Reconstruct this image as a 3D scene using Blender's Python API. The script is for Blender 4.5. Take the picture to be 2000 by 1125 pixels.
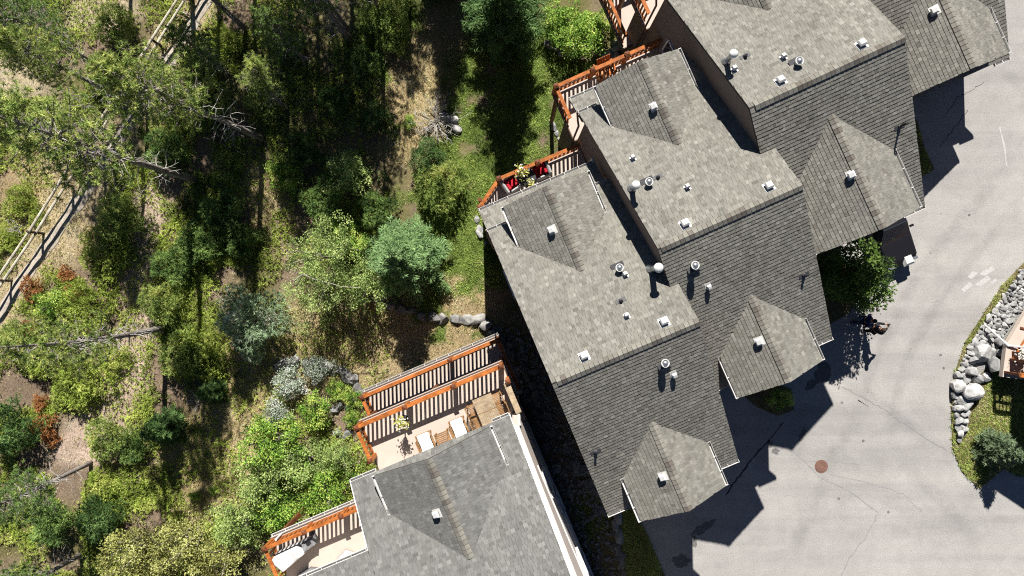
import bpy, bmesh, math, random
import numpy as np
from mathutils import Vector, Matrix

for o in list(bpy.data.objects):
    bpy.data.objects.remove(o)
SC = bpy.context.scene
COL = SC.collection
rng = np.random.default_rng(7)
random.seed(7)

# ---------------------------------------------------------------- camera
H = 34.0            # drone height over the road
F = 4000.0 / 3.0    # focal length in photo pixels
cd = bpy.data.cameras.new('camera')
cam = bpy.data.objects.new('camera', cd)
COL.objects.link(cam)
cam.location = (0, 0, H)
cam.rotation_euler = (0, 0, 0)
cd.sensor_width = 36.0
cd.lens = 24.0
cd.clip_end = 2000.0
cd.clip_start = 0.5
SC.camera = cam
# ---------------------------------------------------------------- sky and sun
SUN_EL = math.radians(40.8)
SUN_AZ = math.radians(1.5)     # towards the sun, measured from +Y to +X (negative = left)
W = bpy.data.worlds.new('World')
SC.world = W
W.use_nodes = True
nt = W.node_tree
bg = nt.nodes['Background']
sky = nt.nodes.new('ShaderNodeTexSky')
sky.sky_type = 'NISHITA'
sky.sun_disc = False
sky.sun_elevation = SUN_EL
sky.sun_rotation = -SUN_AZ
sky.altitude = 2500
sky.dust_density = 0.1
sky.air_density = 0.45
nt.links.new(sky.outputs[0], bg.inputs[0])
bg.inputs[1].default_value = 0.05
sl = bpy.data.lights.new('sun', 'SUN')
sun = bpy.data.objects.new('sun', sl)
COL.objects.link(sun)
sl.energy = 5.0
sl.angle = math.radians(0.53)
sl.color = (1.0, 0.955, 0.89)
sd = Vector((-math.sin(SUN_AZ) * math.cos(SUN_EL), math.cos(SUN_AZ) * math.cos(SUN_EL), math.sin(SUN_EL)))
sun.rotation_euler = sd.to_track_quat('Z', 'Y').to_euler()
sun.location = (0, 20, 60)
vs = SC.view_settings
vs.view_transform = 'Standard'
vs.look = 'None'
vs.exposure = 0.80
vs.gamma = 1.0
SC.cycles.max_bounces = 6
SC.cycles.diffuse_bounces = 1
SC.cycles.transparent_max_bounces = 4
SC.cycles.use_adaptive_sampling = True
SC.cycles.adaptive_threshold = 0.008
SC.cycles.use_denoising = False
SC.cycles.filter_width = 1.1

# ---------------------------------------------------------------- helpers
def P(px, py, z=0.0):
    s = (H - z) / F
    return Vector(((px - 1000.0) * s, -(py - 562.5) * s, z))

def to_px(x, y, z):
    s = F / (H - z)
    return 1000 + x * s, 562.5 - y * s

def hash2(ix, iy, seed):
    n = (ix.astype(np.int64) * 374761393 + iy.astype(np.int64) * 668265263 + seed * 974634) & 0x7fffffff
    n = ((n ^ (n >> 13)) * 1274126177) & 0x7fffffff
    return ((n ^ (n >> 16)) & 0xffff) / 65535.0

def vnoise(x, y, seed=0):
    x = np.asarray(x, float); y = np.asarray(y, float)
    ix = np.floor(x); iy = np.floor(y)
    fx = x - ix; fy = y - iy
    fx = fx * fx * (3 - 2 * fx); fy = fy * fy * (3 - 2 * fy)
    a = hash2(ix, iy, seed); b = hash2(ix + 1, iy, seed)
    c = hash2(ix, iy + 1, seed); d = hash2(ix + 1, iy + 1, seed)
    return (a * (1 - fx) + b * fx) * (1 - fy) + (c * (1 - fx) + d * fx) * fy

def fbm(x, y, seed=0, o=4):
    v = 0; a = 0.5; t = 0
    for i in range(o):
        v = v + a * vnoise(x, y, seed + i * 17); t += a
        x = np.asarray(x) * 2.03; y = np.asarray(y) * 2.03; a *= 0.5
    return v / t

def sstep(a, b, x):
    t = np.clip((np.asarray(x, float) - a) / (b - a), 0, 1)
    return t * t * (3 - 2 * t)

LY = np.array([-60, -17, -14.3, -11.2, -9.0, -4, 3, 9, 16, 60.])
LX = np.array([9, 8.6, 7.4, 5.5, 5.0, 7, 11, 14.5, 18, 30.])
def gz(x, y):
    x = np.asarray(x, float); y = np.asarray(y, float)
    s = (np.interp(y, LY, LX) - x) * 0.85
    k = sstep(0.2, 5.5, s)
    z = -0.05 - 2.1 * k - 0.02 * np.clip(s - 8, 0, 30)
    return z + k * (0.22 * (fbm(x * 0.35, y * 0.35, 3) - 0.5) + 0.12 * (fbm(x * 1.4, y * 1.4, 9, 3) - 0.5))

def G(px, py):
    """photo pixel -> point on the ground"""
    z = -2.0
    for _ in range(6):
        p = P(px, py, z)
        z = float(gz(p.x, p.y))
    return P(px, py, z)

def mesh_np(name, verts, tris=None, quads=None, tint=None, mat=None, smooth=False):
    me = bpy.data.meshes.new(name)
    verts = np.asarray(verts, np.float32)
    me.vertices.add(len(verts))
    me.vertices.foreach_set('co', verts.ravel())
    nt_ = 0 if tris is None else len(tris)
    nq = 0 if quads is None else len(quads)
    loops = []
    starts = []
    if nt_:
        loops.append(np.asarray(tris, np.int32).ravel())
        starts.append(np.arange(nt_) * 3)
    if nq:
        loops.append(np.asarray(quads, np.int32).ravel())
        starts.append(nt_ * 3 + np.arange(nq) * 4)
    loops = np.concatenate(loops)
    starts = np.concatenate(starts).astype(np.int32)
    me.loops.add(len(loops))
    me.loops.foreach_set('vertex_index', loops)
    me.polygons.add(nt_ + nq)
    me.polygons.foreach_set('loop_start', starts)
    me.polygons.foreach_set('use_smooth', np.full(nt_ + nq, bool(smooth)))
    if tint is not None:
        a = me.attributes.new('tint', 'FLOAT', 'POINT')
        a.data.foreach_set('value', np.asarray(tint, np.float32))
    me.update(calc_edges=True)
    me.validate()
    if mat:
        me.materials.append(mat)
    return me

def link(name, me, parent=None, loc=None, **kw):
    o = bpy.data.objects.new(name, me)
    COL.objects.link(o)
    if parent is not None:
        o.parent = parent
    if loc is not None:
        o.location = loc
    for k, v in kw.items():
        if v is not None:
            o[k] = v
    return o

def thing(name, label, category, loc=(0, 0, 0), rz=0.0, group=None):
    o = link(name, None, loc=loc)
    o.rotation_euler = (0, 0, rz)
    o['label'] = label
    o['category'] = category
    if group:
        o['group'] = group
    return o

class MB:
    """collects boxes, bars, tubes ... into one mesh"""
    def __init__(self):
        self.v = []; self.f = []
    def add(self, vs, fs):
        n = len(self.v)
        self.v += [tuple(v) for v in vs]
        self.f += [tuple(i + n for i in f) for f in fs]
        return self
    def box(self, c, s, M=None):
        c = Vector(c)
        vs = []
        for z in (-.5, .5):
            for x, y in ((-.5, -.5), (.5, -.5), (.5, .5), (-.5, .5)):
                d = Vector((x * s[0], y * s[1], z * s[2]))
                vs.append(c + (M @ d if M else d))
        return self.add(vs, [(3, 2, 1, 0), (4, 5, 6, 7), (0, 1, 5, 4), (1, 2, 6, 5), (2, 3, 7, 6), (3, 0, 4, 7)])
    def box2(self, a, b):
        a = Vector(a); b = Vector(b)
        return self.box((a + b) / 2, [abs(b[i] - a[i]) for i in range(3)])
    def bar(self, p0, p1, w, h, up=(0, 0, 1)):
        p0 = Vector(p0); p1 = Vector(p1)
        d = p1 - p0; L = d.length; x = d / L
        u = Vector(up)
        y = u.cross(x)
        if y.length < 1e-4:
            y = Vector((0, 1, 0)).cross(x)
        y.normalize(); z = x.cross(y)
        M = Matrix((x, y, z)).transposed()
        return self.box((p0 + p1) / 2, (L, w, h), M)
    def tube(self, pts, radii, n=8, cap=True):
        pts = [Vector(p) for p in pts]
        vs = []; fs = []
        prev = None
        for i, p in enumerate(pts):
            t = (pts[min(i + 1, len(pts) - 1)] - pts[max(i - 1, 0)])
            if t.length < 1e-6: t = Vector((0, 0, 1))
            t.normalize()
            a = (prev - prev.dot(t) * t) if prev is not None else t.orthogonal()
            if a.length < 1e-5: a = t.orthogonal()
            a.normalize(); prev = a
            b = t.cross(a)
            for k in range(n):
                th = 2 * math.pi * k / n
                vs.append(p + (a * math.cos(th) + b * math.sin(th)) * radii[i])
        for i in range(len(pts) - 1):
            for k in range(n):
                fs.append((i * n + k, i * n + (k + 1) % n, (i + 1) * n + (k + 1) % n, (i + 1) * n + k))
        if cap:
            fs.append(tuple(range(n))[::-1]); m = (len(pts) - 1) * n
            fs.append(tuple(m + k for k in range(n)))
        return self.add(vs, fs)
    def cyl(self, c, r, h, n=16, r2=None):
        c = Vector(c)
        return self.tube([c, c + Vector((0, 0, h))], [r, r if r2 is None else r2], n)
    def lathe(self, c, prof, n=16):
        c = Vector(c); vs = []; fs = []
        for r, z in prof:
            for k in range(n):
                th = 2 * math.pi * k / n
                vs.append(c + Vector((r * math.cos(th), r * math.sin(th), z)))
        for i in range(len(prof) - 1):
            for k in range(n):
                fs.append((i * n + k, i * n + (k + 1) % n, (i + 1) * n + (k + 1) % n, (i + 1) * n + k))
        fs.append(tuple(range(n))[::-1]); m = (len(prof) - 1) * n
        fs.append(tuple(m + k for k in range(n)))
        return self.add(vs, fs)
    def poly(self, pts, z0, z1):
        n = len(pts)
        vs = [(p[0], p[1], z0) for p in pts] + [(p[0], p[1], z1) for p in pts]
        fs = [tuple(range(n))[::-1], tuple(n + i for i in range(n))]
        fs += [(i, (i + 1) % n, n + (i + 1) % n, n + i) for i in range(n)]
        return self.add(vs, fs)
    def mesh(self, name, mat, smooth=False):
        me = bpy.data.meshes.new(name)
        me.from_pydata(self.v, [], self.f)
        if smooth:
            for p in me.polygons: p.use_smooth = True
        if mat: me.materials.append(mat)
        me.update()
        return me
    def build(self, name, mat, parent=None, smooth=False, bevel=0, **kw):
        o = link(name, self.mesh(name, mat, smooth), parent, **kw)
        if bevel:
            m = o.modifiers.new('bevel', 'BEVEL'); m.width = bevel; m.segments = 1; m.limit_method = 'ANGLE'
        return o

# ---------------------------------------------------------------- materials
def nodes_mat(name):
    m = bpy.data.materials.new(name)
    m.use_nodes = True
    n = m.node_tree
    return m, n, n.nodes['Principled BSDF'], n.nodes, n.links

def ramp(N, stops):
    r = N.new('ShaderNodeValToRGB')
    el = r.color_ramp.elements
    while len(el) < len(stops): el.new(0.5)
    for e, (p, c) in zip(el, stops):
        e.position = p; e.color = (*c, 1)
    return r

def noise(N, L, scale, detail=4, rough=0.6, coord='Object', dist=0.0):
    t = N.new('ShaderNodeTexNoise')
    t.inputs['Scale'].default_value = scale
    t.inputs['Detail'].default_value = detail
    t.inputs['Roughness'].default_value = rough
    t.inputs['Distortion'].default_value = dist
    if coord:
        c = N.new('ShaderNodeTexCoord')
        L.new(c.outputs[coord], t.inputs['Vector'])
    return t

def mul(L, N, a, b, fac=1.0, mode='MULTIPLY'):
    x = N.new('ShaderNodeMix'); x.data_type = 'RGBA'; x.blend_type = mode
    x.inputs[0].default_value = fac
    L.new(a, x.inputs[6])
    if isinstance(b, tuple): x.inputs[7].default_value = (*b, 1)
    else: L.new(b, x.inputs[7])
    return x.outputs[2]

def plain(name, col, rough=0.7, var=0.25, scale=8.0, bump=0.0, spec=0.3, metal=0.0, coord='Object'):
    m, n, b, N, L = nodes_mat(name)
    t = noise(N, L, scale, 5, 0.65, coord)
    lo = tuple(c * (1 - var) for c in col); hi = tuple(min(c * (1 + var), 0.95) for c in col)
    r = ramp(N, [(0.3, lo), (0.7, hi)])
    L.new(t.outputs['Fac'], r.inputs[0]); L.new(r.outputs[0], b.inputs['Base Color'])
    b.inputs['Roughness'].default_value = rough
    b.inputs['Specular IOR Level'].default_value = spec
    b.inputs['Metallic'].default_value = metal
    if bump:
        bp = N.new('ShaderNodeBump'); bp.inputs['Strength'].default_value = 0.6; bp.inputs['Distance'].default_value = bump
        L.new(t.outputs['Fac'], bp.inputs['Height']); L.new(bp.outputs[0], b.inputs['Normal'])
    return m

def wood(name, col, var=0.35, rough=0.65, dark=None):
    m, n, b, N, L = nodes_mat(name)
    tc = N.new('ShaderNodeTexCoord')
    mp = N.new('ShaderNodeMapping'); mp.inputs['Scale'].default_value = (3, 22, 22)
    L.new(tc.outputs['Object'], mp.inputs[0])
    t = noise(N, L, 1.0, 4, 0.6, None); L.new(mp.outputs[0], t.inputs['Vector'])
    t2 = noise(N, L, 2.2, 3, 0.6)
    lo = tuple(c * (1 - var) for c in col) if dark is None else dark
    hi = tuple(min(1, c * (1 + var)) for c in col)
    r = ramp(N, [(0.3, lo), (0.72, hi)])
    L.new(t.outputs['Fac'], r.inputs[0])
    r2 = ramp(N, [(0.33, (0.62, 0.6, 0.6)), (0.67, (1.15, 1.15, 1.15))])
    L.new(t2.outputs['Fac'], r2.inputs[0])
    L.new(mul(L, N, r.outputs[0], r2.outputs[0]), b.inputs['Base Color'])
    b.inputs['Roughness'].default_value = rough
    b.inputs['Specular IOR Level'].default_value = 0.25
    return m

def tinted(name, stops, rough=0.9, nscale=6.0, nvar=0.3, transl=0.0, bump=0.0, fine=None, spec=0.1, streak=0.0):
    """colour from the per-vertex 'tint' attribute, broken up by noise"""
    m, n, b, N, L = nodes_mat(name)
    a = N.new('ShaderNodeAttribute'); a.attribute_name = 'tint'
    r = ramp(N, stops)
    L.new(a.outputs['Fac'], r.inputs[0])
    t = noise(N, L, nscale, 4, 0.6)
    r2 = ramp(N, [(0.3, (1 - nvar,) * 3), (0.7, (1 + nvar,) * 3)])
    L.new(t.outputs['Fac'], r2.inputs[0])
    c = mul(L, N, r.outputs[0], r2.outputs[0])
    if streak:
        ge = N.new('ShaderNodeNewGeometry'); mp = N.new('ShaderNodeMapping'); mp.inputs['Rotation'].default_value = (0, 0, math.radians(-23.5)); mp.inputs['Scale'].default_value = (1.6, .22, .22)
        L.new(ge.outputs['Position'], mp.inputs[0]); L.new(ge.outputs['Position'], t.inputs['Vector'])
        ts = noise(N, L, 1.0, 5, .65, None, .3); L.new(mp.outputs[0], ts.inputs['Vector'])
        rs = ramp(N, [(.3, (1 - streak,) * 3), (.5, (1, 1, 1)), (.72, (1 + streak * .7, 1 + streak * .65, 1 + streak * .5))]); L.new(ts.outputs['Fac'], rs.inputs[0])
        c = mul(L, N, c, rs.outputs[0])
    if fine:
        t3 = noise(N, L, fine[0], 2, 0.5)
        r3 = ramp(N, [(0.3, (1 - fine[1],) * 3), (0.7, (1 + fine[1],) * 3)])
        L.new(t3.outputs['Fac'], r3.inputs[0])
        c = mul(L, N, c, r3.outputs[0])
        if bump:
            bp = N.new('ShaderNodeBump'); bp.inputs['Strength'].default_value = 0.5; bp.inputs['Distance'].default_value = bump
            L.new(t3.outputs['Fac'], bp.inputs['Height']); L.new(bp.outputs[0], b.inputs['Normal'])
    L.new(c, b.inputs['Base Color'])
    b.inputs['Roughness'].default_value = rough
    b.inputs['Specular IOR Level'].default_value = spec
    if transl:
        tr = N.new('ShaderNodeBsdfTranslucent')
        L.new(c, tr.inputs[0])
        mx = N.new('ShaderNodeMixShader'); mx.inputs[0].default_value = transl
        L.new(b.outputs[0], mx.inputs[1]); L.new(tr.outputs[0], mx.inputs[2])
        L.new(mx.outputs[0], N['Material Output'].inputs[0])
    return m

def leafm(name, dark, mid, light, g=1.0):
    k = lambda c, f: tuple(min(.72, v * f * g) for v in c)
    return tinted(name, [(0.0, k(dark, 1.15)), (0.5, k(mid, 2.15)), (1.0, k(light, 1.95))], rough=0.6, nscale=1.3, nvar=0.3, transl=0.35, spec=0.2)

M = {}
M['shingle'] = tinted('weathered_shingle', [(0.0, (.132, .127, .110)), (0.35, (.182, .176, .154)), (0.7, (.236, .229, .202)), (1.0, (.295, .287, .252))],
                      rough=0.95, nscale=0.5, nvar=0.08, fine=(90, 0.18), bump=0.0005, streak=.09)
M['shingle_grey'] = tinted('grey_shingle', [(0.0, (.112, .111, .104)), (0.35, (.148, .148, .140)), (0.7, (.187, .188, .178)), (1.0, (.235, .235, .222))],
                      rough=0.95, nscale=0.5, nvar=0.08, fine=(90, 0.18), bump=0.0005, streak=.09)
M['cap'] = tinted('ridge_cap_shingle', [(0.0, (.14, .122, .105)), (0.5, (.195, .185, .16)), (1.0, (.26, .25, .215))],
                      rough=0.95, nscale=3, nvar=0.2, fine=(90, 0.18), bump=0.0005)
M['felt'] = plain('roof_felt', (.04, .039, .036), 0.95, 0.2, 10)
M['stucco'] = plain('beige_stucco', (.56, .485, .43), 0.9, 0.08, 6, 0.004)
M['stucco_shaded'] = plain('shade_darkened_stucco', (.195, .15, .13), 0.9, 0.08, 6, 0.004)  # beige stucco again, with the shade on the row's walls put into its colour
M['stucco_dark'] = plain('brown_stucco', (.15, .105, .085), 0.9, 0.1, 6, 0.004)
M['white'] = plain('white_metal', (.66, .66, .645), 0.5, 0.14, 5, spec=0.4)
M['gutter'] = plain('white_gutter', (.66, .65, .62), 0.5, 0.14, 2.2, spec=0.5)
M['galv'] = plain('galvanised_metal', (.42, .44, .46), 0.35, 0.15, 6, metal=0.75)
M['black'] = plain('black_plastic', (.02, .02, .022), 0.5, 0.2)
M['lead'] = plain('dark_flashing', (.07, .07, .075), 0.6, 0.2)
M['orange'] = wood('orange_cedar_stain', (.45, .145, .034), 0.38, 0.6)
M['postwood'] = wood('brown_post_wood', (.17, .06, .025), 0.35)
M['teak'] = wood('teak_wood', (.34, .19, .085), 0.35)
M['teakgrey'] = wood('weathered_teak', (.42, .33, .22), 0.3)
M['railgrey'] = wood('weathered_rail', (.66, .61, .48), 0.22)
M['bark'] = wood('grey_bark', (.25, .225, .20), 0.55, 0.95)
M['barkdark'] = wood('brown_bark', (.085, .065, .05), 0.5, 0.95)
M['deadwood'] = wood('silver_deadwood', (.50, .48, .44), 0.3, 0.95)
M['paleb'] = wood('pale_branch', (.45, .42, .33), 0.3, 0.9)
M['vinyl'] = plain('cream_deck_membrane', (.54, .46, .395), 0.75, 0.06, 2.5)
M['cushion'] = plain('white_cushion', (.82, .82, .80), 0.9, 0.03, 3)
M['red'] = plain('red_cushion', (.45, .012, .025), 0.85, 0.2, 5)
M['greyfab'] = plain('grey_wicker', (.36, .36, .35), 0.85, 0.25, 40)
M['darkcloth'] = plain('charcoal_cloth', (.06, .06, .065), 0.85, 0.3, 6)
M['tarp'] = plain('white_tarpaulin', (.62, .62, .62), 0.6, 0.06, 2)
M['tarpgrey'] = plain('grey_tarpaulin', (.22, .225, .235), 0.6, 0.2, 3)
M['glass'] = plain('window_glass', (.03, .035, .045), 0.05, 0.1, spec=0.8)
M['rust'] = plain('rusty_iron', (.19, .105, .08), 0.8, 0.35, 30, 0.003)
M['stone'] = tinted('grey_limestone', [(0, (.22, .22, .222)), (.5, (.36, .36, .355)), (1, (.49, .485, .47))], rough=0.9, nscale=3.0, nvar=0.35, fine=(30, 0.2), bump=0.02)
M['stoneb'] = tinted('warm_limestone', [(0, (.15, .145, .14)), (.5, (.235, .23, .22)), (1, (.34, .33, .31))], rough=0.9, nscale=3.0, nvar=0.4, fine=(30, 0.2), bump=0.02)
# ---------------------------------------------------------------- ground
def seg_dist(qx, qy, pts):
    d = np.full(np.shape(qx), 1e9)
    for (x0, y0), (x1, y1) in zip(pts[:-1], pts[1:]):
        dx, dy = x1 - x0, y1 - y0
        t = np.clip(((qx - x0) * dx + (qy - y0) * dy) / (dx * dx + dy * dy), 0, 1)
        d = np.minimum(d, np.hypot(qx - x0 - t * dx, qy - y0 - t * dy))
    return d

def blob(qx, qy, cx, cy, rx, ry, soft=0.35):
    r = np.hypot((qx - cx) / rx, (qy - cy) / ry)
    return 1 - sstep(1 - soft, 1 + soft, r)

PATH = [(470, -130), (398, 8), (345, 100), (262, 225), (187, 345), (100, 468), (22, 580), (-60, 700)]
TRAIL = [(300, 380), (285, 470), (268, 560), (272, 640), (262, 730), (215, 810), (160, 868), (130, 890)]
def zones(x, y, z):
    """weights of the ground covers at a world position"""
    qx, qy = to_px(x, y, z)
    n = fbm(x * 0.8, y * 0.8, 21); n2 = fbm(x * 0.3, y * 0.3, 5)
    wob = (n - 0.5) * 60
    path = 1 - sstep(13, 19, seg_dist(qx + wob * .1, qy, PATH))
    shoulder = 1 - sstep(25, 62, seg_dist(qx + wob, qy + wob, PATH))
    trail = 1 - sstep(14, 48, seg_dist(qx + wob, qy - wob, TRAIL))
    trail = np.maximum(trail, 0.9 * blob(qx + wob, qy, 185, 850, 65, 60))
    sandy = np.maximum(blob(qx, qy + wob, 20, 165, 75, 60), blob(qx + wob, qy, 190, 20, 80, 40))
    lawn = np.maximum.reduce([blob(qx + wob, qy + wob, 960, 330, 120, 270), blob(qx + wob, qy, 890, 480, 110, 260),
                              blob(qx + wob, qy, 850, 250, 90, 110), blob(qx, qy, 760, 60, 70, 120), blob(qx, qy, 1060, 150, 120, 130)])
    lawn = np.maximum(lawn, 0.8 * blob(qx + wob, qy, 1170, 960, 60, 130))
    dry = np.maximum.reduce([blob(qx + wob, qy + wob, 640, 680, 180, 100), blob(qx + wob, qy + wob, 790, 700, 170, 100),
                             blob(qx + wob, qy, 800, 180, 60, 150), blob(qx + wob, qy, 880, 600, 90, 70),
                             blob(qx + wob, qy + wob, 420, 890, 110, 130), blob(qx, qy, 480, 780, 60, 120),
                             blob(qx + wob, qy, 100, 390, 120, 120), blob(qx + wob, qy, 510, 380, 45, 70)])
    nb = fbm(x * 1.9, y * 1.9, 33, 3)
    lawn = lawn * sstep(0.47, 0.62, .55 * n + .45 * nb + 0.20 * lawn - 0.5 * dry * (n2) - .1 * sstep(.45, .7, n2))
    return path, shoulder, trail, sandy, lawn, dry, n, n2

def ground_colour(x, y, z):
    path, sh, trail, sandy, lawn, dry, n, n2 = zones(x, y, z)
    def mixc(c, col, w):
        return c * (1 - w[:, None]) + np.array(col)[None] * w[:, None]
    c = np.tile(np.array([[.195, .148, .108]]), (len(x), 1))
    c = mixc(c, (.15, .14, .06), sstep(.45, .7, n2))
    c = mixc(c, (.36, .28, .155), dry * (0.55 + 0.45 * n))
    c = mixc(c, (.38, .31, .20), sh * .9)
    c = mixc(c, (.44, .345, .28), trail * .9)
    c = mixc(c, (.42, .36, .25), sandy * .8)
    c = mixc(c, (.085, .125, .03), lawn)
    return c * (1.15 + 0.6 * n)[:, None]

def ground_mat():
    m, n, b, N, L = nodes_mat('forest_floor')
    a = N.new('ShaderNodeAttribute'); a.attribute_name = 'gcol'
    t = noise(N, L, 9, 6, 0.75); t2 = noise(N, L, 55, 4, 0.7)
    r = ramp(N, [(0.3, (.55, .55, .55)), (0.72, (1.4, 1.4, 1.4))]); L.new(t.outputs['Fac'], r.inputs[0])
    r2 = ramp(N, [(0.32, (.5, .5, .5)), (0.7, (1.45, 1.42, 1.38))]); L.new(t2.outputs['Fac'], r2.inputs[0])
    c = mul(L, N, mul(L, N, a.outputs['Color'], r.outputs[0]), r2.outputs[0])
    L.new(c, b.inputs['Base Color'])
    b.inputs['Roughness'].default_value = 1.0
    b.inputs['Specular IOR Level'].default_value = 0.05
    bp = N.new('ShaderNodeBump'); bp.inputs['Distance'].default_value = 0.06; bp.inputs['Strength'].default_value = 0.9
    L.new(t2.outputs['Fac'], bp.inputs['Height']); L.new(bp.outputs[0], b.inputs['Normal'])
    return m
gx = np.unique(np.concatenate([np.linspace(-150, -32, 30), np.arange(-32, 32, 0.22), np.linspace(32, 150, 30)]))
gy = np.unique(np.concatenate([np.linspace(-150, -20, 30), np.arange(-20, 22, 0.22), np.linspace(22, 150, 30)]))
XX, YY = np.meshgrid(gx, gy)
fx, fy = XX.ravel(), YY.ravel()
fz = gz(fx, fy)
nx, ny = len(gx), len(gy)
ii = (np.arange(ny - 1)[:, None] * nx + np.arange(nx - 1)[None]).ravel()
me = mesh_np('ground', np.c_[fx, fy, fz], quads=np.c_[ii, ii + 1, ii + nx + 1, ii + nx], mat=ground_mat(), smooth=True)
ca = me.attributes.new('gcol', 'FLOAT_COLOR', 'POINT')
gc = ground_colour(fx, fy, fz)
ca.data.foreach_set('color', np.c_[gc, np.ones(len(gc))].astype(np.float32).ravel())
ground = link('ground', me, kind='structure')

# ---- gravel path: a ribbon following the ground
M['path'] = plain('grey_path_gravel', (.44, .39, .325), .95, .2, 7, .01)
pv = []; pf = []
PP = []
for a, b in zip(PATH[:-1], PATH[1:]):
    for k in range(10): PP.append(G(a[0] + (b[0] - a[0]) * k / 10, a[1] + (b[1] - a[1]) * k / 10))
for i, p in enumerate(PP):
    d = (PP[min(i + 1, len(PP) - 1)] - PP[max(i - 1, 0)]).normalized(); nrm = Vector((-d.y, d.x, 0))
    w_ = .33 + .05 * math.sin(i * .9) + .03 * math.sin(i * 2.3)
    for sgn in (-1, -.5, 0, .5, 1):
        q = p + nrm * w_ * sgn; pv.append((q.x, q.y, float(gz(q.x, q.y)) + (.07 if abs(sgn) < .9 else .02)))
    if i:
        o_ = 5 * i
        pf += [(o_ - 5 + k, o_ - 4 + k, o_ + k + 1, o_ + k) for k in range(4)]
MB().add(pv, pf).build('path', M['path'], smooth=True, kind='structure')

# ---- road
def road_mat():
    m, n, b, N, L = nodes_mat('sun_bleached_asphalt')
    big = noise(N, L, 0.22, 5, 0.62, dist=1.2); mid = noise(N, L, 1.3, 6, 0.72, dist=.6); fine = noise(N, L, 16, 4, 0.8); grit = noise(N, L, 70, 2, 0.7)
    rb = ramp(N, [(0.3, (.345, .335, .320)), (0.7, (.425, .413, .395))]); L.new(big.outputs['Fac'], rb.inputs[0])
    rm = ramp(N, [(0.3, (.90, .90, .90)), (0.7, (1.06, 1.06, 1.06))]); L.new(mid.outputs['Fac'], rm.inputs[0])
    rf = ramp(N, [(0.3, (.72, .72, .72)), (0.7, (1.24, 1.24, 1.24))]); L.new(fine.outputs['Fac'], rf.inputs[0])
    rg = ramp(N, [(0.25, (.72, .72, .72)), (0.75, (1.2, 1.2, 1.2))]); L.new(grit.outputs['Fac'], rg.inputs[0])
    c = mul(L, N, mul(L, N, mul(L, N, rb.outputs[0], rm.outputs[0]), rf.outputs[0]), rg.outputs[0])
    tcx = N.new('ShaderNodeTexCoord'); mpx = N.new('ShaderNodeMapping'); mpx.inputs['Rotation'].default_value = (0, 0, math.radians(-57)); mpx.inputs['Scale'].default_value = (.05, .75, 1)
    L.new(tcx.outputs['Object'], mpx.inputs[0]); tk = noise(N, L, 1.0, 4, .55, None, .4); L.new(mpx.outputs[0], tk.inputs['Vector'])
    rk = ramp(N, [(.36, (.87, .87, .875)), (.52, (1.0, 1.0, 1.0)), (.68, (1.06, 1.055, 1.04))]); L.new(tk.outputs['Fac'], rk.inputs[0])
    c = mul(L, N, c, rk.outputs[0])
    # a few dark specks of old patches
    sp = N.new('ShaderNodeTexVoronoi'); sp.inputs['Scale'].default_value = 0.55
    tc = N.new('ShaderNodeTexCoord'); L.new(tc.outputs['Object'], sp.inputs['Vector'])
    rs = ramp(N, [(0.02, (.45, .45, .46)), (0.055, (1, 1, 1))]); L.new(sp.outputs['Distance'], rs.inputs[0])
    L.new(mul(L, N, c, rs.outputs[0]), b.inputs['Base Color'])
    b.inputs['Roughness'].default_value = 0.95
    b.inputs['Specular IOR Level'].default_value = 0.12
    bp = N.new('ShaderNodeBump'); bp.inputs['Distance'].default_value = 0.012; bp.inputs['Strength'].default_value = 0.6
    L.new(fine.outputs['Fac'], bp.inputs['Height']); L.new(bp.outputs[0], b.inputs['Normal'])
    return m
M['road'] = road_mat()
left = [(np.interp(y, LY, LX), y) for y in (-40, -17, -14.3, -11.2, -9.0, -4, 3, 9, 16, 45)]
mb = MB()
ring = [(x + .05, y) for x, y in left] + [(90, 45), (90, -40)]
mb.add([(x, y, 0.0) for x, y in ring], [tuple(range(len(ring)))[::-1]])
# thin edge so that the asphalt has a thickness
for (x0, y0), (x1, y1) in zip(left[:-1], left[1:]):
    mb.add([(x0 + .05, y0, 0), (x1 + .05, y1, 0), (x1 - .02, y1, -.2), (x0 - .02, y0, -.2)], [(0, 1, 2, 3)])
road = mb.build('road', M['road'], kind='structure')

# cracks and tar seams: narrow strips a few mm above the asphalt
M['crack'] = plain('asphalt_crack', (.27, .265, .258), 0.95, 0.2, 6)
M['seam'] = plain('tar_seam', (.045, .045, .05), 0.7, 0.3, 8)
M['stain'] = plain('oil_stain', (.15, .148, .146), 0.8, 0.4, 9)
M['paint'] = plain('worn_white_paint', (.455, .448, .436), 0.85, 0.2, 9)
def strip(name, pts, w, mat, seed, z=0.004, sub=7, amp=1.0):
    r = random.Random(seed)
    P2 = []
    for (x0, y0), (x1, y1) in zip(pts[:-1], pts[1:]):
        for k in range(sub):
            t = k / sub
            P2.append((x0 + (x1 - x0) * t + r.uniform(-1.6, 1.6) * amp, y0 + (y1 - y0) * t + r.uniform(-1.6, 1.6) * amp))
    P2.append(pts[-1])
    vs = []
    for i, p in enumerate(P2):
        a = P(*P2[max(i - 1, 0)]); b = P(*P2[min(i + 1, len(P2) - 1)])
        d = (b - a).normalized(); nrm = Vector((-d.y, d.x, 0))
        c = P(*p); ww = w * r.uniform(0.35, 1.2) / 2
        vs += [(c.x + nrm.x * ww, c.y + nrm.y * ww, z), (c.x - nrm.x * ww, c.y - nrm.y * ww, z)]
    fs = [(2 * i, 2 * i + 1, 2 * i + 3, 2 * i + 2) for i in range(len(P2) - 1)]
    m_ = MB(); m_.add(vs, fs)
    return m_.build(name, mat, road)
strip('crack', [(1512, 862), (1560, 890), (1605, 935), (1660, 960), (1716, 1002)], .055, M['crack'], 1)
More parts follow.
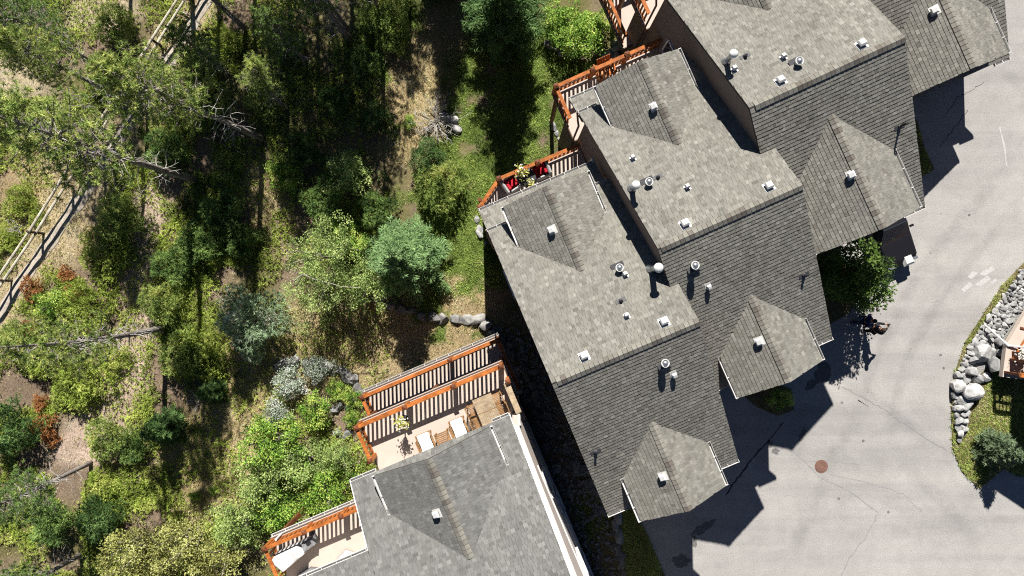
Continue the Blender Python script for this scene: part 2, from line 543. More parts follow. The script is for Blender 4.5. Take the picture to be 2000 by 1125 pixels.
strip('crack', [(1716, 1002), (1690, 1050), (1660, 1090), (1638, 1130)], .055, M['crack'], 2)
strip('crack', [(1645, 755), (1700, 785), (1735, 805), (1790, 845), (1850, 880)], .06, M['crack'], 3, z=.0045)
strip('crack', [(1580, 902), (1625, 900), (1680, 908)], .03, M['crack'], 4)
strip('crack', [(1620, 925), (1700, 945), (1765, 965), (1800, 1000)], .025, M['crack'], 5, z=.005)
strip('crack', [(1690, 790), (1700, 740), (1720, 690)], .02, M['crack'], 6)
strip('tar_seam', [(1418, 968), (1440, 935), (1470, 895), (1500, 862), (1530, 825)], .085, M['seam'], 7)
strip('tar_seam', [(1850, 222), (1870, 190), (1895, 178), (1922, 160)], .03, M['seam'], 8)
strip('tar_seam', [(1835, 290), (1860, 255), (1890, 215)], .035, M['seam'], 9, z=.005)
strip('paint_line', [(1952, 248), (1962, 290), (1966, 325)], .10, M['paint'], 10, sub=3, amp=.4)
def patch(name, cx, cy, rx, ry, mat, seed, z=.004, n=40, rough=.35, ang=0.):
    pts = []
    for k in range(n):
        th = 2 * math.pi * k / n
        q = 1 + rough * .9 * (float(fbm(2.2 * math.cos(th) + 7 * seed, 2.2 * math.sin(th) + 3 * seed, seed, 3)) - .5) * 2
        dx, dy = rx * q * math.cos(th), ry * q * math.sin(th)
        p = P(cx + dx * math.cos(ang) - dy * math.sin(ang), cy + dx * math.sin(ang) + dy * math.cos(ang))
        pts.append((p.x, p.y, z))
    m_ = MB(); m_.add(pts, [tuple(range(n))[::-1]])
    return m_.build(name, mat, road)
patch('stain', 1607, 728, 15, 22, M['stain'], 1, ang=.5)
patch('stain', 1583, 752, 8, 13, M['stain'], 2, ang=.7)
patch('stain', 1567, 848, 5, 15, M['stain'], 3, rough=.6, ang=.45)
patch('stain', 1515, 881, 7, 6, M['stain'], 4, rough=.6)
patch('stain', 1503, 866, 5, 7, M['stain'], 5, rough=.6)
patch('stain', 1355, 1058, 6, 12, M['stain'], 6, rough=.7)
patch('stain', 1330, 1095, 18, 12, M['stain'], 7, rough=.5)
patch('stain', 1375, 1030, 26, 9, M['stain'], 8, rough=.5, ang=-.5)
for k, (qx, qy) in enumerate([(1837, 693), (1843, 719), (1686, 861), (1735, 1000), (1893, 420)]):
    patch('stain', qx, qy, 2.6, 2.6, M['stain'], 20 + k, z=.005, n=10)
def track_mat():
    m, n, b, N, L = nodes_mat('tyre_polished_asphalt')
    a = N.new('ShaderNodeAttribute'); a.attribute_name = 'tint'
    t = noise(N, L, 1.6, 6, .75); r = ramp(N, [(.32, (0, 0, 0)), (.7, (1, 1, 1))]); L.new(t.outputs['Fac'], r.inputs[0])
    mm = N.new('ShaderNodeMath'); mm.operation = 'MULTIPLY'; L.new(a.outputs['Fac'], mm.inputs[0]); L.new(r.outputs[0], mm.inputs[1])
    m2 = N.new('ShaderNodeMath'); m2.operation = 'MULTIPLY'; m2.inputs[1].default_value = .17; L.new(mm.outputs[0], m2.inputs[0])
    L.new(m2.outputs[0], b.inputs['Alpha']); b.inputs['Base Color'].default_value = (.2, .197, .19, 1); b.inputs['Roughness'].default_value = .9; b.inputs['Specular IOR Level'].default_value = .1
    return m
M['track'] = track_mat()
def track(pts, w, z):
    Q = []
    for i in range(len(pts) - 1):
        p0, p1, p2, p3 = pts[max(i - 1, 0)], pts[i], pts[i + 1], pts[min(i + 2, len(pts) - 1)]
        for k in range(8):
            t = k / 8; f = lambda a, b, c, d: .5 * (2 * b + (c - a) * t + (2 * a - 5 * b + 4 * c - d) * t * t + (3 * b - a - 3 * c + d) * t ** 3)
            Q.append(P(f(p0[0], p1[0], p2[0], p3[0]), f(p0[1], p1[1], p2[1], p3[1])))
    vs = []; ti = []
    for i, p in enumerate(Q):
        d = (Q[min(i + 1, len(Q) - 1)] - Q[max(i - 1, 0)]).normalized(); nr = Vector((-d.y, d.x, 0)); e = min(1, i / 8, (len(Q) - 1 - i) / 8)
        for sg, a in ((-1, 0), (-.4, .9), (.1, 1), (.5, .7), (1, 0)):
            q = p + nr * w * sg; vs.append((q.x, q.y, z)); ti.append(a * e)
    qs = [(5 * i + k, 5 * i + k + 5, 5 * i + k + 6, 5 * i + k + 1) for i in range(len(Q) - 1) for k in range(4)]
    link('tyre_track', mesh_np('tyre_track', vs, quads=qs, tint=ti, mat=M['track']), road)
track([(1985, 285), (1930, 370), (1860, 450), (1790, 545), (1740, 640), (1705, 720), (1690, 800)], .42, .006)
track([(2000, 380), (1945, 450), (1880, 530), (1815, 620), (1775, 700), (1750, 790), (1745, 880)], .36, .007)
track([(1690, 790), (1650, 850), (1600, 960), (1560, 1060), (1530, 1150)], .5, .008)
track([(1860, 880), (1800, 850), (1740, 805), (1690, 770), (1640, 750)], .45, .009)
track([(1760, 900), (1820, 960), (1880, 1020), (1930, 1090)], .45, .010)
# worn paint blocks (old lozenge marking)
for k, quad in enumerate([[(1876, 566), (1893, 551), (1900, 556), (1884, 571)], [(1890, 541), (1900, 529), (1910, 533), (1897, 546)],
                          [(1904, 556), (1928, 538), (1936, 545), (1914, 560)], [(1912, 535), (1938, 519), (1944, 526), (1922, 540)], [(1934, 552), (1944, 543), (1948, 547), (1938, 556)]]):
    m_ = MB(); m_.add([tuple(P(*q)[:2]) + (.004,) for q in quad], [(3, 2, 1, 0)])
    m_.build('paint_block', M['paint'], road)

# manhole
mh = thing('manhole_cover', 'round rusty manhole cover set in the asphalt', 'manhole cover', P(1604, 911, 0))
MB().lathe((0, 0, 0), [(.33, .002), (.33, .010), (.30, .012), (.295, .006)], 32).build('frame_ring', M['rust'], mh)
lid = MB().lathe((0, 0, 0), [(.285, .002), (.285, .016), (.05, .018), (.02, .018)], 32).build('lid', M['rust'], mh)
for r_ in (.235, .17, .105):
    m_ = MB()
    m_.lathe((0, 0, 0), [(r_ + .016, .015), (r_ + .016, .026), (r_ - .016, .026), (r_ - .016, .015)], 28)
    m_.f = m_.f[:-2]
    m_.build('ridge_ring', M['rust'], lid)

# green verge on the right of the road
VERGE = [(2060, 440), (2004, 508), (1958, 556), (1925, 606), (1885, 668), (1864, 730), (1857, 800), (1860, 875), (1878, 920), (1912, 953), (1932, 938), (1960, 915), (1985, 930), (2080, 930), (2140, 700), (2140, 440)]
vp = [P(*q) for q in VERGE]
def inside(px, py, poly):
    px = np.asarray(px); py = np.asarray(py); c = np.zeros(px.shape, bool); j = len(poly) - 1
    for i in range(len(poly)):
        xi, yi = poly[i]; xj, yj = poly[j]
        if yi != yj:
            c ^= ((yi > py) != (yj > py)) & (px < (xj - xi) * (py - yi) / (yj - yi) + xi)
        j = i
    return c
def soil(name, pts, z, col, var=.35):
    m_ = MB(); m_.poly([(p.x, p.y) for p in pts], -.1, z)
    return m_.build(name, col, kind='structure')
M['soil'] = plain('verge_soil', (.15, .125, .06), 1.0, .5, 5, .03, .05)
soil('verge', vp, .05, M['soil'])
BEDS = [[(1205, 990), (1230, 985), (1262, 1040), (1300, 1130), (1225, 1130)], [(1455, 775), (1500, 745), (1545, 760), (1550, 800), (1520, 812), (1478, 795)],
        [(1560, 440), (1620, 480), (1690, 560), (1660, 610), (1610, 640), (1570, 560)], [(1762, 250), (1790, 235), (1805, 290), (1825, 330), (1800, 345), (1765, 360)]]
for q in BEDS:
    soil('planting_bed', [P(*a) for a in q], .04, M['soil'])
# ---------------------------------------------------------------- roofs
EXPO = 0.143
WID = np.array([.10, .13, .16, .20])
TONES = 8
_sh = {}
def shingle_mesh(w, tone, thick, mat):
    k = (round(w, 3), tone, thick, mat.name)
    if k not in _sh:
        L_ = EXPO * 1.22; t = .019 if thick == 0 else .023
        v = [(0, 0, 0), (w, 0, 0), (w, 0, t), (0, 0, t), (0, L_, -.002), (w, L_, -.002), (w, L_, .003), (0, L_, .003)]
        f = [(3, 2, 6, 7), (0, 1, 2, 3), (1, 5, 6, 2), (4, 0, 3, 7), (0, 4, 5, 1), (5, 4, 7, 6)]
        _sh[k] = mesh_np('shingle', v, quads=f, tint=[(tone + .5) / TONES] * 8, mat=mat)
    return _sh[k]

class Field:
    """collects the shingles of one house; the largest in view become objects, the rest one mesh"""
    def __init__(self, house, mat, seed):
        self.house = house; self.mat = mat; self.items = []; self.r = np.random.default_rng(seed)
    def face(self, roof, O, A, S, w, l, keep=None, skip=None):
        O = np.array(O, float); A = np.array(A, float); S = np.array(S, float)
        A /= np.linalg.norm(A); S /= np.linalg.norm(S)
        Nn = np.cross(A, S)
        r = self.r
        nrow = int(l / EXPO) + 1
        for i in range(nrow):
            s0 = i * EXPO
            if s0 + EXPO * .6 > l: break
            x = -r.uniform(0, .2)
            drift = 0.5 + 0.35 * math.sin(i * .7 + r.uniform(0, 1))
            while x < w:
                ww = float(r.choice(WID)); x0 = max(x, 0.0); x1 = min(x + ww, w); x += ww
                if x1 - x0 < .03: continue
                if x1 - x0 < ww - 1e-6: ww = x1 - x0
                thick = int(r.random() < .45)
                tone = int(np.clip(r.normal(3.7 if thick else 4.4, 1.25), 0, TONES - 1))
                p = O + A * (x0 + .001) + S * s0
                if keep is not None and not keep(p + A * ww * .5 + S * EXPO * .5): continue
                self.items.append((roof, p, A, S, Nn, ww - .007, thick, tone))
    def build(self, nobj):
        Mw = self.house.matrix_world if False else Matrix.Translation(self.house.location) @ self.house.rotation_euler.to_matrix().to_4x4()
        cam_l = np.array(Mw.inverted() @ Vector((0, 0, H)))
        pos = np.array([it[1] for it in self.items]); nrm = np.array([it[4] for it in self.items])
        wid = np.array([it[5] for it in self.items])
        d = cam_l - pos; dist = np.linalg.norm(d, axis=1)
        # size in the picture; only those that fall inside the frame count
        size = np.where(wid > .11, 1, .2) * np.clip((d / dist[:, None] * nrm).sum(1), 0, 1) / dist ** 2
        wp = np.array([(Mw @ Vector(p)) for p in pos])
        qx, qy = to_px(wp[:, 0], wp[:, 1], wp[:, 2])
        size[(qx < 8) | (qx > 1992) | (qy < 8) | (qy > 1117)] = 0
        order = np.argsort(-size)
        single = set(order[:nobj].tolist())
        rest = {}
        for i, it in enumerate(self.items):
            roof, p, A, S, Nn, ww, thick, tone = it
            if i in single:
                o = link('shingle', shingle_mesh(round(ww, 2), tone, thick, self.mat), roof)
                m = Matrix((A, S, Nn)).transposed().to_4x4(); m.translation = Vector(p)
                o.matrix_local = m
            else:
                rest.setdefault(roof, []).append(it)
        for roof, its in rest.items():
            n = len(its)
            p = np.array([i[1] for i in its]); A = np.array([i[2] for i in its]); S = np.array([i[3] for i in its]); Nn = np.array([i[4] for i in its])
            ww = np.array([i[5] for i in its])[:, None]; th = np.where(np.array([i[6] for i in its]) == 0, .019, .023)[:, None]
            th = th * self.r.uniform(.88, 1.15, (n, 1))
            L_ = EXPO * 1.22
            v = np.stack([p, p + A * ww, p + A * ww + Nn * th, p + Nn * th, p + S * L_ - Nn * .002, p + A * ww + S * L_ - Nn * .002,
                          p + A * ww + S * L_ + Nn * .003, p + S * L_ + Nn * .003], 1).reshape(-1, 3)
            q = np.array([(3, 2, 6, 7), (0, 1, 2, 3), (1, 5, 6, 2), (4, 0, 3, 7)])
            qs = (np.arange(n)[:, None, None] * 8 + q[None]).reshape(-1, 4)
            t = np.repeat((np.array([i[7] for i in its]) + .5) / TONES, 8)
            o = link('shingle_field', mesh_np('shingle_field', v, quads=qs, tint=t, mat=self.mat), roof)
            o['kind'] = 'stuff'

_cap = {}
def ridge_caps(roof, p0, p1, pitch, seed, light=0.5):
    p0 = Vector(p0); p1 = Vector(p1); d = (p1 - p0); L_ = d.length; d /= L_
    side = Vector((0, 0, 1)).cross(d).normalized()
    r = random.Random(seed); n = int(L_ / .185)
    for k in range(n):
        tone = min(5, max(0, int(r.gauss(light * 6, 1.9))))
        key = (round(pitch, 2), tone)
        if key not in _cap:
            w = .165; dz = w * pitch; L2 = .168; t = .040
            v = []
            for (y, h) in ((0, t), (L2, .032)):
                v += [(-w, y, -dz + h), (0, y, h + .004), (w, y, -dz + h), (-w, y, -dz - .01), (0, y, -.01), (w, y, -dz - .01)]
            f = [(0, 6, 7, 1), (1, 7, 8, 2), (0, 1, 4, 3), (1, 2, 5, 4), (3, 9, 6, 0), (2, 8, 11, 5), (9, 10, 7, 6), (10, 11, 8, 7)]
            _cap[key] = mesh_np('ridge_cap', v, quads=f, tint=[(tone + .5) / 6] * 12, mat=M['cap'])
        o = link('ridge_cap', _cap[key], roof)
        m = Matrix((side, -d, Vector((0, 0, 1)))).transposed()
        if m.determinant() < 0:
            m = Matrix((-side, -d, Vector((0, 0, 1)))).transposed()
        m = m.to_4x4(); m.translation = p1 - d * (k * .185) + Vector((0, 0, -.012))
        o.matrix_local = m

def gutter(parent, p0, p1, out):
    """white trough with hangers; out = unit vector away from the roof"""
    p0 = Vector(p0); p1 = Vector(p1); out = Vector(out)
    m_ = MB(); zz = Vector((0, 0, 1))
    for off, w, h, dz in ((.012, .008, .11, -.05), (.062, .10, .008, -.10), (.115, .010, .115, -.048)):
        m_.bar(p0 + out * off + zz * dz, p1 + out * off + zz * dz, w if w > h else w, h)
    L_ = (p1 - p0).length; n = max(2, int(L_ / .62)); d = (p1 - p0) / L_
    for k in range(n + 1):
        c = p0 + d * (L_ * (k / n) * .98 + .01 * L_)
        m_.bar(c + out * .0 + zz * .006, c + out * .125 + zz * .006, .022, .012)
    for e in (p0, p1):
        m_.bar(e + out * .01 + zz * (-.05), e + out * .12 + zz * (-.05), .008, .11)
    return m_.build('gutter', M['gutter'], parent)

def slab(parent, name, O, A, S, w, l, t=.09, mat=None):
    O = Vector(O); A = Vector(A).normalized(); S = Vector(S).normalized(); N_ = A.cross(S)
    a, b, c, d = O, O + A * w, O + A * w + S * l, O + S * l
    e = N_ * t
    m_ = MB(); m_.add([a - e, b - e, c - e, d - e, a, b, c, d], [(3, 2, 1, 0), (4, 5, 6, 7), (0, 1, 5, 4), (1, 2, 6, 5), (2, 3, 7, 6), (3, 0, 4, 7)])
    return m_.build(name, mat or M['felt'], parent)

PITCH = 0.5
def slope_frame(x, y, z, a, s):
    n = math.hypot(1, PITCH)
    return (x, y, z), a, (s[0] / n, s[1] / n, PITCH / n)

# --- things that stand on the roofs (all in house coordinates)
def on_slope(hgt, x, y):
    return hgt(x, y)
def box_vent(house, x, y, hgt, rot, s=.25, name='roof_vent'):
    """white louvred box vent: flange, throat and hood"""
    z = hgt(x, y); e = .05
    nx_ = -(hgt(x + e, y) - hgt(x - e, y)) / (2 * e); ny_ = -(hgt(x, y + e) - hgt(x, y - e)) / (2 * e)
    n_ = Vector((nx_, ny_, 1)).normalized()
    up = Vector((0, 0, 1)); a = Vector((math.cos(rot), math.sin(rot), 0)); a = (a - n_ * a.dot(n_)).normalized(); b = n_.cross(a)
    R3 = Matrix((a, b, n_)).transposed()
    r = link(name, None, house)
    m4 = R3.to_4x4(); m4.translation = Vector((x, y, z)); r.matrix_local = m4
    MB().box((0, 0, .022), (s * 1.5, s * 1.5, .006)).build('flange', M['gutter'], r)
    MB().box((0, 0, .08), (s * .72, s * .72, .13)).build('throat', M['lead'], r)
    h = MB()
    w = s * .55; t = .15; tp = t + .07
    h.add([(-w, -w, t), (w, -w, t), (w, w, t), (-w, w, t), (-w * .72, -w * .72, tp), (w * .72, -w * .72, tp), (w * .72, w * .72, tp), (-w * .72, w * .72, tp),
           (-w, -w, t - .05), (w, -w, t - .05), (w, w, t - .05), (-w, w, t - .05)],
          [(4, 5, 6, 7), (0, 1, 5, 4), (1, 2, 6, 5), (2, 3, 7, 6), (3, 0, 4, 7), (8, 9, 1, 0), (9, 10, 2, 1), (10, 11, 3, 2), (11, 8, 0, 3), (11, 10, 9, 8)])
    h.build('hood', M['white'], r, bevel=.012)
    return r

def flue(house, x, y, hgt, hh=1.15, rad=.105):
    z = hgt(x, y)
    r = link('flue_pipe', None, house, (x, y, z))
    MB().lathe((0, 0, -.12), [(rad * 2.0, .0), (rad * 1.9, .12), (rad * 1.15, .34), (rad * 1.02, .36)], 18).build('flashing_cone', M['galv'], r, True)
    MB().lathe((0, 0, .1), [(rad, 0), (rad, hh - .1), (rad * .92, hh - .08)], 18).build('pipe', M['galv'], r, True)
    MB().lathe((0, 0, hh), [(rad * .85, 0), (rad * .85, .09), (rad * 1.55, .10), (rad * 1.62, .15), (rad * 1.3, .21), (rad * .5, .245), (rad * .05, .25)], 20).build('cap', M['white'], r, True)
    return r

def turbine(house, x, y, hgt, hh=.32, rad=.13):
    """short round vent with domed cap"""
    z = hgt(x, y)
    r = link('round_vent', None, house, (x, y, z))
    MB().box((0, 0, .012), (.5, .42, .01), Matrix.Rotation(.0, 3, 'Z')).build('flange', M['lead'], r)
    MB().lathe((0, 0, -.05), [(rad * .8, 0), (rad * .8, hh + .05)], 16).build('collar', M['galv'], r, True)
    MB().lathe((0, 0, hh), [(rad * .9, 0), (rad * 1.2, .01), (rad * 1.2, .05), (rad * 1.05, .07), (rad * .98, .045)], 18).build('rim', M['white'], r, True)
    MB().lathe((0, 0, hh), [(rad * .9, .04), (rad * .7, .085), (rad * .35, .115), (rad * .03, .12)], 16).build('dome', M['galv'], r, True)
    return r

def soil_pipe(house, x, y, hgt, rot, hh=.5):
    z = hgt(x, y)
    r = link('vent_pipe', None, house, (x, y, z))
    sx = (hgt(x + .05, y) - hgt(x - .05, y)) / .1; sy = (hgt(x, y + .05) - hgt(x, y - .05)) / .1
    n_ = Vector((-sx, -sy, 1)).normalized(); a = Vector((1, 0, 0)); a = (a - n_ * a.dot(n_)).normalized(); R3 = Matrix((a, n_.cross(a), n_)).transposed()
    MB().box(n_ * .026, (.42, .16, .008), R3).build('flange', M['lead'], r)
    MB().lathe((0, 0, -.05), [(.085, 0), (.075, .14), (.05, .17)], 12).build('boot', M['lead'], r, True)
    MB().lathe((0, 0, 0), [(.042, 0), (.042, hh), (.055, hh), (.055, hh + .03), (.03, hh + .03)], 12).build('pipe', M['black'], r, True)
    return r

# ---------------------------------------------------------------- decks
def railing(deck, pts, zf, posts_at, period=.165, top=1.02, toe=True, capw=.16):
    """top rail, bottom rail, posts and single balusters along a polyline (house coordinates)"""
    for i, (a, b) in enumerate(zip(pts[:-1], pts[1:])):
        a = Vector((*a, 0)); b = Vector((*b, 0)); d = b - a; L_ = d.length; d /= L_
        MB().bar((a + Vector((0, 0, zf + top))), b + Vector((0, 0, zf + top)), capw, .045).build('top_rail', M['orange'], deck, bevel=.006)
        MB().bar((a + Vector((0, 0, zf + top - .075))), b + Vector((0, 0, zf + top - .075)), .045, .085).build('sub_rail', M['orange'], deck)
        MB().bar((a + Vector((0, 0, zf + .12))), b + Vector((0, 0, zf + .12)), .07, .05).build('bottom_rail', M['orange'], deck)
        n = max(1, int(L_ / period))
        for k in range(n):
            c = a + d * ((k + .5) / n * L_)
            bm = balm(zf, top)
            o = link('baluster', bm, deck, (c.x, c.y, zf + .14))
            o.rotation_euler = (0, 0, math.atan2(d.y, d.x))
    for p in posts_at:
        m_ = MB(); m_.box((p[0], p[1], zf + top / 2 - .1), (.17, .17, top + .36))
        po = m_.build('post', M['orange'], deck)
        m_ = MB(); m_.lathe((p[0], p[1], zf + top + .08), [(.155, 0), (.155, .035), (.03, .085)], 4)
        c_, s_ = math.cos(math.pi / 4), math.sin(math.pi / 4)
        m_.v = [(p[0] + (x - p[0]) * c_ - (y - p[1]) * s_, p[1] + (x - p[0]) * s_ + (y - p[1]) * c_, z) for x, y, z in m_.v]
        m_.build('post_cap', M['postwood'], deck)
_bal = {}
def balm(zf, top):
    k = round(top, 2)
    if k not in _bal:
        _bal[k] = MB().box((0, 0, (top - .25) / 2), (.10, .03, top - .25)).mesh('baluster', M['orange'])
    return _bal[k]
def floor(house, poly, zf, name='deck', t=.28):
    d = MB().poly(poly, zf - t, zf).build(name, M['vinyl'], house)
    n = len(poly)
    f = MB()
    for i in range(n):
        a = Vector((*poly[i], zf - .12)); b = Vector((*poly[(i + 1) % n], zf - .12)); e = (b - a).normalized(); o_ = Vector((e.y, -e.x, 0))
        f.bar(a + o_ * .03, b + o_ * .03, .04, .3)
    f.build('fascia', M['stucco_dark'], d)
    return d

def window(house, c, w, h, axis, out):
    """c centre on the wall, axis 'x' or 'y' = direction along the wall, out = +-1"""
    c = Vector(c)
    r = link('window', None, house, c)
    a = Vector((1, 0, 0)) if axis == 'x' else Vector((0, 1, 0)); o_ = (Vector((0, 1, 0)) if axis == 'x' else Vector((1, 0, 0))) * out
    f = MB(); z = Vector((0, 0, 1))
    for s in (-1, 1):
        f.bar(a * (s * w / 2) - z * h / 2 + o_ * .03, a * (s * w / 2) + z * h / 2 + o_ * .03, .09, .07, up=a)
        f.bar(-a * (w / 2) + z * (s * h / 2) + o_ * .03, a * (w / 2) + z * (s * h / 2) + o_ * .03, .07, .09)
    f.build('frame', M['white'], r)
    MB().bar(-a * w / 2 + o_ * .012, a * w / 2 + o_ * .012, .015, h - .02).build('pane', M['glass'], r)
    MB().bar(-a * (w / 2 + .08) - z * (h / 2 + .07) + o_ * .06, a * (w / 2 + .08) - z * (h / 2 + .07) + o_ * .06, .13, .05).build('sill', M['white'], r)
    return r

# ---------------------------------------------------------------- the row of townhouses
ZR, ZE = 9.55, 6.45
def townhouse(name_label, o, ang, Wd, porch, seed, nsh, rear=True, visible_rear=True):
    """o = plan position of the left ridge end; x along the ridge, y to the back"""
    h = thing('townhouse', name_label, 'house', (o[0], o[1], 0.0), math.radians(ang), 'row of townhouses')
    fl = Field(h, M['shingle'], seed)
    n = math.hypot(1, PITCH)
    yb = (ZR - ZE) / PITCH            # 6.2
    main = lambda x, y: ZR - PITCH * abs(y)
    # main roof, two slopes
    Sb = Vector((0, -1, PITCH)) / n; Sf = Vector((0, 1, PITCH)) / n
    lb = yb * n
    rb = slab(h, 'roof', (Wd, yb, ZE), (-1, 0, 0), Sb, Wd, lb)
    rf = slab(h, 'roof', (0, -yb, ZE), (1, 0, 0), Sf, Wd, lb)
    fl.face(rb, (Wd, yb, ZE), (-1, 0, 0), Sb, Wd, lb)
    fl.face(rf, (0, -yb, ZE), (1, 0, 0), Sf, Wd, lb)
    ridge_caps(rb, (.02, 0, ZR + .025), (Wd - .02, 0, ZR + .025), PITCH, seed, .62)
    # front gable over the porch
    px, hw, zp, yf = porch
    ze = zp - PITCH * hw; yend = -(ZR - zp) / PITCH + .3
    keepf = lambda p: p[2] > main(p[0], p[1]) - .03
    l2 = hw * n; wl = yend - yf
    Sl = Vector((1, 0, PITCH)) / n; Sr = Vector((-1, 0, PITCH)) / n
    def tri_slab(xr, hw_, zr_, ya, sgn):
        """gable roof sheets cut along the valleys; sgn = -1 front, +1 back"""
        z_e = zr_ - PITCH * hw_
        yv_r = sgn * (ZR - zr_) / PITCH; yv_e = sgn * (ZR - z_e) / PITCH
        out = []
        for sx in (-1, 1):
            xe = xr + sx * hw_
            top = [(xe, ya, z_e), (xe, yv_e, z_e), (xr, yv_r, zr_), (xr, ya, zr_)]
            dn = Vector((0, 0, -.1))
            m_ = MB(); vs = [Vector(t) for t in top]
            flip = (sx * sgn) > 0
            f1 = (0, 1, 2, 3) if flip else (3, 2, 1, 0)
            m_.add([v + dn for v in vs] + vs, [f1[::-1], tuple(4 + i for i in f1)] + [(i, (i + 1) % 4, 4 + (i + 1) % 4, 4 + i) for i in range(4)])
            out.append(m_.build('gable_roof', M['felt'], h))
        return out
    g = tri_slab(px, hw, zp, yf, -1)
    # left slope: the eave runs along y at x = px - hw
    fl.face(g[0], (px - hw, yend, ze), (0, -1, 0), Sl, wl, l2, keepf)
    fl.face(g[1], (px + hw, yf, ze), (0, 1, 0), Sr, wl, l2, keepf)
    ridge_caps(g[0], (px, -(ZR - zp) / PITCH + .12, zp + .025), (px, yf + .02, zp + .025), PITCH, seed + 1, .6)
    ycut = -(ZR - ze) / PITCH
    if ycut - yf > .4:
        gutter(g[0], (px - hw, yf, ze), (px - hw, ycut, ze), (-1, 0, 0))
        gutter(g[1], (px + hw, ycut, ze), (px + hw, yf, ze), (1, 0, 0))
    # front eave gutters beside the porch
    gutter(rf, (0, -yb, ZE), (max(.2, px - hw - .05), -yb, ZE), (0, -1, 0))
    gutter(rf, (px + hw + .05, -yb, ZE), (Wd, -yb, ZE), (0, -1, 0))
    # rear: lower skirt roof over the deck door and the rear gable
    ys, zs = (7.17 if seed == 11 else 6.98), 5.80
    Wk = Wd - .55
    ysk = 5.9; zsk = zs + PITCH * (ys - ysk)
    rk = slab(h, 'skirt_roof', (Wk, ys, zs), (-1, 0, 0), Sb, Wk, (ys - ysk) * n)
    fl.face(rk, (Wk, ys, zs), (-1, 0, 0), Sb, Wk, (ys - ysk) * n - .02)
    gutter(rk, (Wk, ys, zs), (0, ys, zs), (0, 1, 0))
    gxr, ghw, gzr, gya = Wd * .48, 1.78, 7.93, 6.82
    gze = gzr - PITCH * ghw
    gb = tri_slab(gxr, ghw, gzr, gya, 1)
    gyend = (ZR - gzr) / PITCH - .3
    fl.face(gb[0], (gxr - ghw, gya, gze), (0, -1, 0), Sl, gya - gyend, ghw * n, keepf)
    fl.face(gb[1], (gxr + ghw, gyend, gze), (0, 1, 0), Sr, gya - gyend, ghw * n, keepf)
    ridge_caps(gb[0], (gxr, (ZR - gzr) / PITCH - .05, gzr + .02), (gxr, gya - .02, gzr + .02), PITCH, seed + 2, .5)
    gyc = (ZR - gze) / PITCH
    gutter(gb[0], (gxr - ghw, gyc, gze), (gxr - ghw, gya, gze), (-1, 0, 0))
    gutter(gb[1], (gxr + ghw, gya, gze), (gxr + ghw, gyc, gze), (1, 0, 0))
    gutter(rb, (gxr - ghw - .1, yb, ZE), (0, yb, ZE), (0, 1, 0))
    gutter(rb, (Wd - .5, yb, ZE), (gxr + ghw + .1, yb, ZE), (0, 1, 0))
    # walls: pentagon prism, rear gable bay, porch block
    wx0, wx1, wy = .06, Wd - .1, 5.85
    w = MB()
    prof = [(-wy + .2, -4), (wy - .1, -4), (wy - .1, main(0, wy) - .14), (0, ZR - .14), (-wy + .2, main(0, wy - .2) - .14)]
    k = len(prof)
    w.add([(wx0, y, z) for y, z in prof] + [(wx1, y, z) for y, z in prof],
          [tuple(range(k))[::-1], tuple(k + i for i in range(k))] + [(i, (i + 1) % k, k + (i + 1) % k, k + i) for i in range(k)])
    w.build('wall', M['stucco_shaded'], h)
    w = MB(); a = .28; x0, x1 = gxr - ghw + a, gxr + ghw - a; zt = gze - .1
    prof = [(x0, -4), (x1, -4), (x1, zt + .5 * a), (gxr, gzr - .15), (x0, zt + .5 * a)]
    w.add([(x, gya - .35, z) for x, z in prof] + [(x, 4.2, z) for x, z in prof], [tuple(range(5)), tuple(5 + i for i in range(5))[::-1]] + [(i, 5 + i, 5 + (i + 1) % 5, (i + 1) % 5) for i in range(5)])
    w.build('bay_wall', M['stucco_shaded'], h)
    w = MB(); x0, x1 = px - hw + a, px + hw - a; zt = ze - .1
    prof = [(x0, -.3), (x1, -.3), (x1, zt + .5 * a), (px, zp - .15), (x0, zt + .5 * a)]
    w.add([(x, yf + .35, z) for x, z in prof] + [(x, -4.6, z) for x, z in prof], [tuple(range(5)), tuple(5 + i for i in range(5))[::-1]] + [(i, (i + 1) % 5, 5 + (i + 1) % 5, 5 + i) for i in range(5)])
    w.build('porch_wall', M['stucco_shaded'], h)
    MB().box2((.02, wy - .12, -4), (.16, 6.9, 2.9)).build('side_wall', M['stucco_dark'], h)
    # garage door, entrance door, front and rear windows
    gd = link('garage_door', None, h, (px, yf + .33, 0))
    for r_ in range(4):
        for c_ in range(4):
            MB().box((-.96 + c_ * .64, 0, .3 + r_ * .55), (.6, .05, .5)).build('door_panel', M['stucco_dark'], gd)
    window(h, (px, yf + .33, 4.2), 1.3, 1.2, 'x', -1)
    window(h, (gxr, gya - .37, 4.6), 1.7, 1.3, 'x', 1)
    window(h, (.06, 3.9, 4.4), 1.2, 1.2, 'y', -1)
    window(h, (.06, 3.9, .6), 1.2, 1.0, 'y', -1)
    if Wd - (px + hw) > .5:
        dr = MB().box((px + hw + .35, -5.68, 1.0), (.8, .06, 2.0)).build('entrance_door', M['orange'], h)
        MB().box((px + hw + .07, -5.74, 1.0), (.05, .06, .12)).build('handle', M['galv'], dr)
    # downpipe at the rear left corner
    MB().tube([(-.02, yb + .1, ZE - .1), (-.05, yb - .15, ZE - .6), (-.05, yb - .3, ZE - .9), (-.05, yb - .3, -2)], [.045] * 4, 8).build('downpipe', M['stucco_dark'], h)
    return h, fl, main, (px, hw, zp, yf), (gxr, ghw, gzr)

def gable_h(xr, zr):
    return lambda x, y: zr - PITCH * abs(x - xr)

def finish(h, fl, nsh):
    fl.build(nsh)

